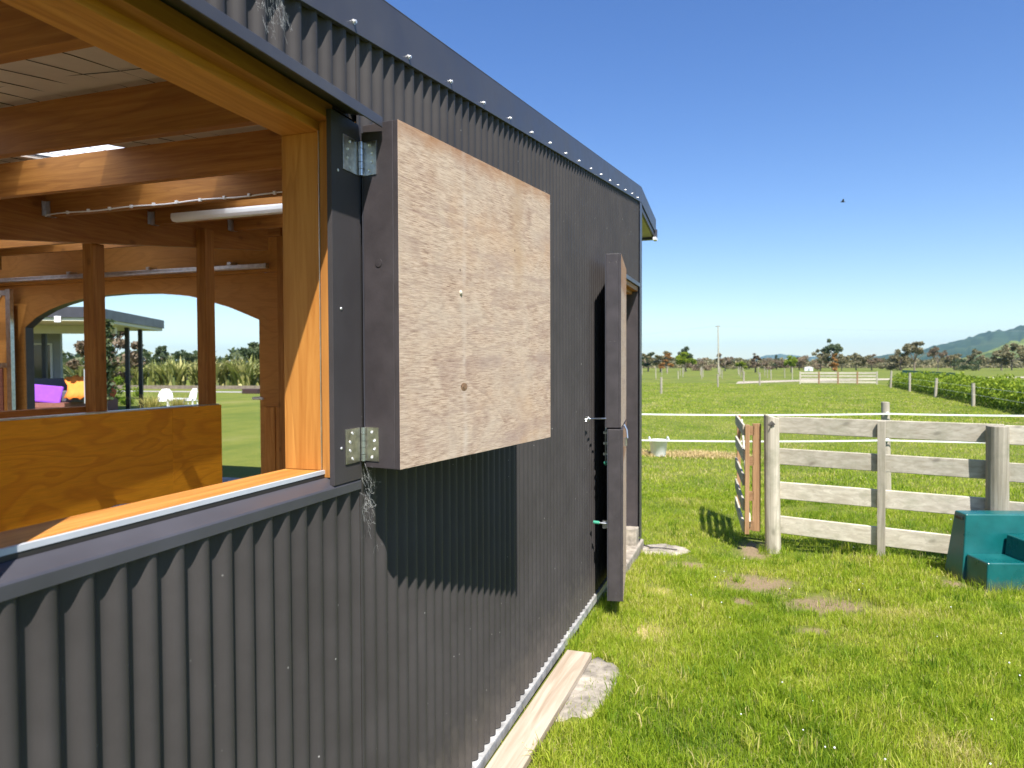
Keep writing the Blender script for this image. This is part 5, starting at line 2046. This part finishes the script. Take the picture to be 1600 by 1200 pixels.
# low garden wall before the flax
mb = MB()
mb.bar((-60, 44.2, 0.08), (-34.0, 47.0, 0.08), 0.3, 0.4)
tag(mb.build('garden_edging', M['bark']), 'low grey edging wall in front of the flax bushes', 'edging wall')
mb = MB(Matrix.Translation((-31.5, 39.5, 0)))
mb.box(-0.6, 0.6, -0.3, 0.3, 0, 0.32)
tag(mb.build('planter', M['housedark'], bevel=0.02), 'dark low planter box standing on the lawn seen through the arch', 'planter')
ARCHT = [(-67, 68, 4.6, 'pine', 'leaf_dark', 3, 1.0, 'dark pine left of the verandah end, seen through the arch'), (-70, 75, 4.2, 'round', 'leaf_dark', 6, 1.0, 'dark round tree behind the end verandah posts'),
         (-57.5, 73, 5.0, 'round', 'leaf_dark', 7, 1.3, 'dark tree at the right side of the arch'), (-54.0, 72, 4.7, 'round', 'leaf_dark', 8, 1.3, 'dark tree just hidden by the right arch jamb'),
         (-60, 78, 3.0, 'bush', 'leaf_olive', 12, 2.0, 'olive scrub behind the flax bushes'), (-66, 77, 2.9, 'bush', 'leaf_olive', 13, 2.0, 'olive scrub behind the verandah posts'),
         (-38, 24.5, 5.5, 'ragged', 'leaf_olive', 14, 1.0, 'olive tree beyond the house verandah'), (-34, 30.5, 4.0, 'ragged', 'leaf_brown', 15, 1.0, 'reddish shrub at the verandah end'),
         (-29.0, 26.6, 1.5, 'bush', 'leaf_hedge', 16, 1.0, 'small green shrub by the verandah end')]
for (x, y, h, kind, mat, var, wide, lab) in ARCHT:
    tree('tree' if kind != 'bush' else 'shrub', lab, 'tree' if kind != 'bush' else 'shrub', x, y, h, kind, mat, var, wide, rad(random.uniform(0, 360)), 'trees seen through the arch')
r = np.random.default_rng(55)
n = 9000
az = np.radians(r.uniform(-62, -30, n)); di = r.uniform(130, 180, n)
pts = np.stack([di * np.sin(az), di * np.cos(az), r.random(n) ** 1.2 * (3.0 + 2.5 * vnoise(np.degrees(az) * 5 + 900, di * 0, 2.0, 4))], 1)
me = leaf_cloud('garden_tree_belt', pts, 0.5, M['leaf_dark'], 18)
o = bpy.data.objects.new('garden_tree_belt', me); col.objects.link(o)
tag(o, 'distant dark tree belt seen through the arch', 'trees', kind='stuff')

# blue feed tub inside, by the partition
tubx = thing('blue_drum', 'blue plastic drum inside the stable, its top just above the sill', 'drum', (-2.82, 2.63, 0.02))
mb = MB()
mb.lathe([(0, 0), (0.20, 0), (0.22, 0.03), (0.22, 0.92), (0.20, 1.02), (0.15, 1.09), (0.11, 1.14), (0.06, 1.17), (0, 1.18)], n=32)
mb.build('body', M['blue_plastic'], tubx, smooth=True, local=True)
mb = MB()
mb.tube([(0.222 * math.cos(t_), 0.222 * math.sin(t_), 0.60) for t_ in np.linspace(0, 6.283, 33)], 0.012, 6, caps=False)
mb.build('rim', M['blue_plastic'], tubx, smooth=True, local=True)
# lone bird in the sky
bird = thing('bird', 'small dark bird gliding in the clear blue sky', 'bird', (5.99, 59.7, 14.0))
mb = MB(Matrix.Translation((5.99, 59.7, 14.0)))
mb.lathe([(0, -0.18), (0.05, -0.1), (0.06, 0.05), (0.03, 0.16), (0, 0.2)], n=8)
mb.v = [Vector((5.99 + (v.z - 14.0), v.y, 14.0 + (v.x - 5.99) * 0.8)) for v in mb.v]
mb.build('body', M['wire'], bird)
for s in (-1, 1):
    mb = MB(Matrix.Translation((5.99, 59.7, 14.0)))
    mb.add([(-0.08, 0, 0), (0.10, 0, 0), (0.03, s * 0.5, 0.10), (-0.06, s * 0.48, 0.10), (-0.08, 0, 0.02), (0.10, 0, 0.02), (0.03, s * 0.5, 0.105), (-0.06, s * 0.48, 0.105)],
           [(0, 1, 2, 3), (4, 5, 6, 7), (0, 1, 5, 4), (1, 2, 6, 5), (2, 3, 7, 6), (3, 0, 4, 7)])
    mb.build('wing', M['wire'], bird)

# ------------------------------------------------------------------ air between here and the hills
mb = MB()
mb.box(-9500, 9500, -2500, 11900, -4.0, 330)
hz = NT('haze')
hz.t.nodes.remove(hz.b)
pv = hz.n('VolumePrincipled')
pv.inputs['Color'].default_value = (0.48, 0.72, 1.0, 1)
pv.inputs['Density'].default_value = 0.00008
pv.inputs['Anisotropy'].default_value = 0.2
hz.l(pv.outputs[0], hz.t.nodes['Material Output'].inputs['Volume'])
ho = mb.build('haze', hz.m)
tag(ho, 'thin blue haze in the air over the plain', 'haze', kind='stuff')
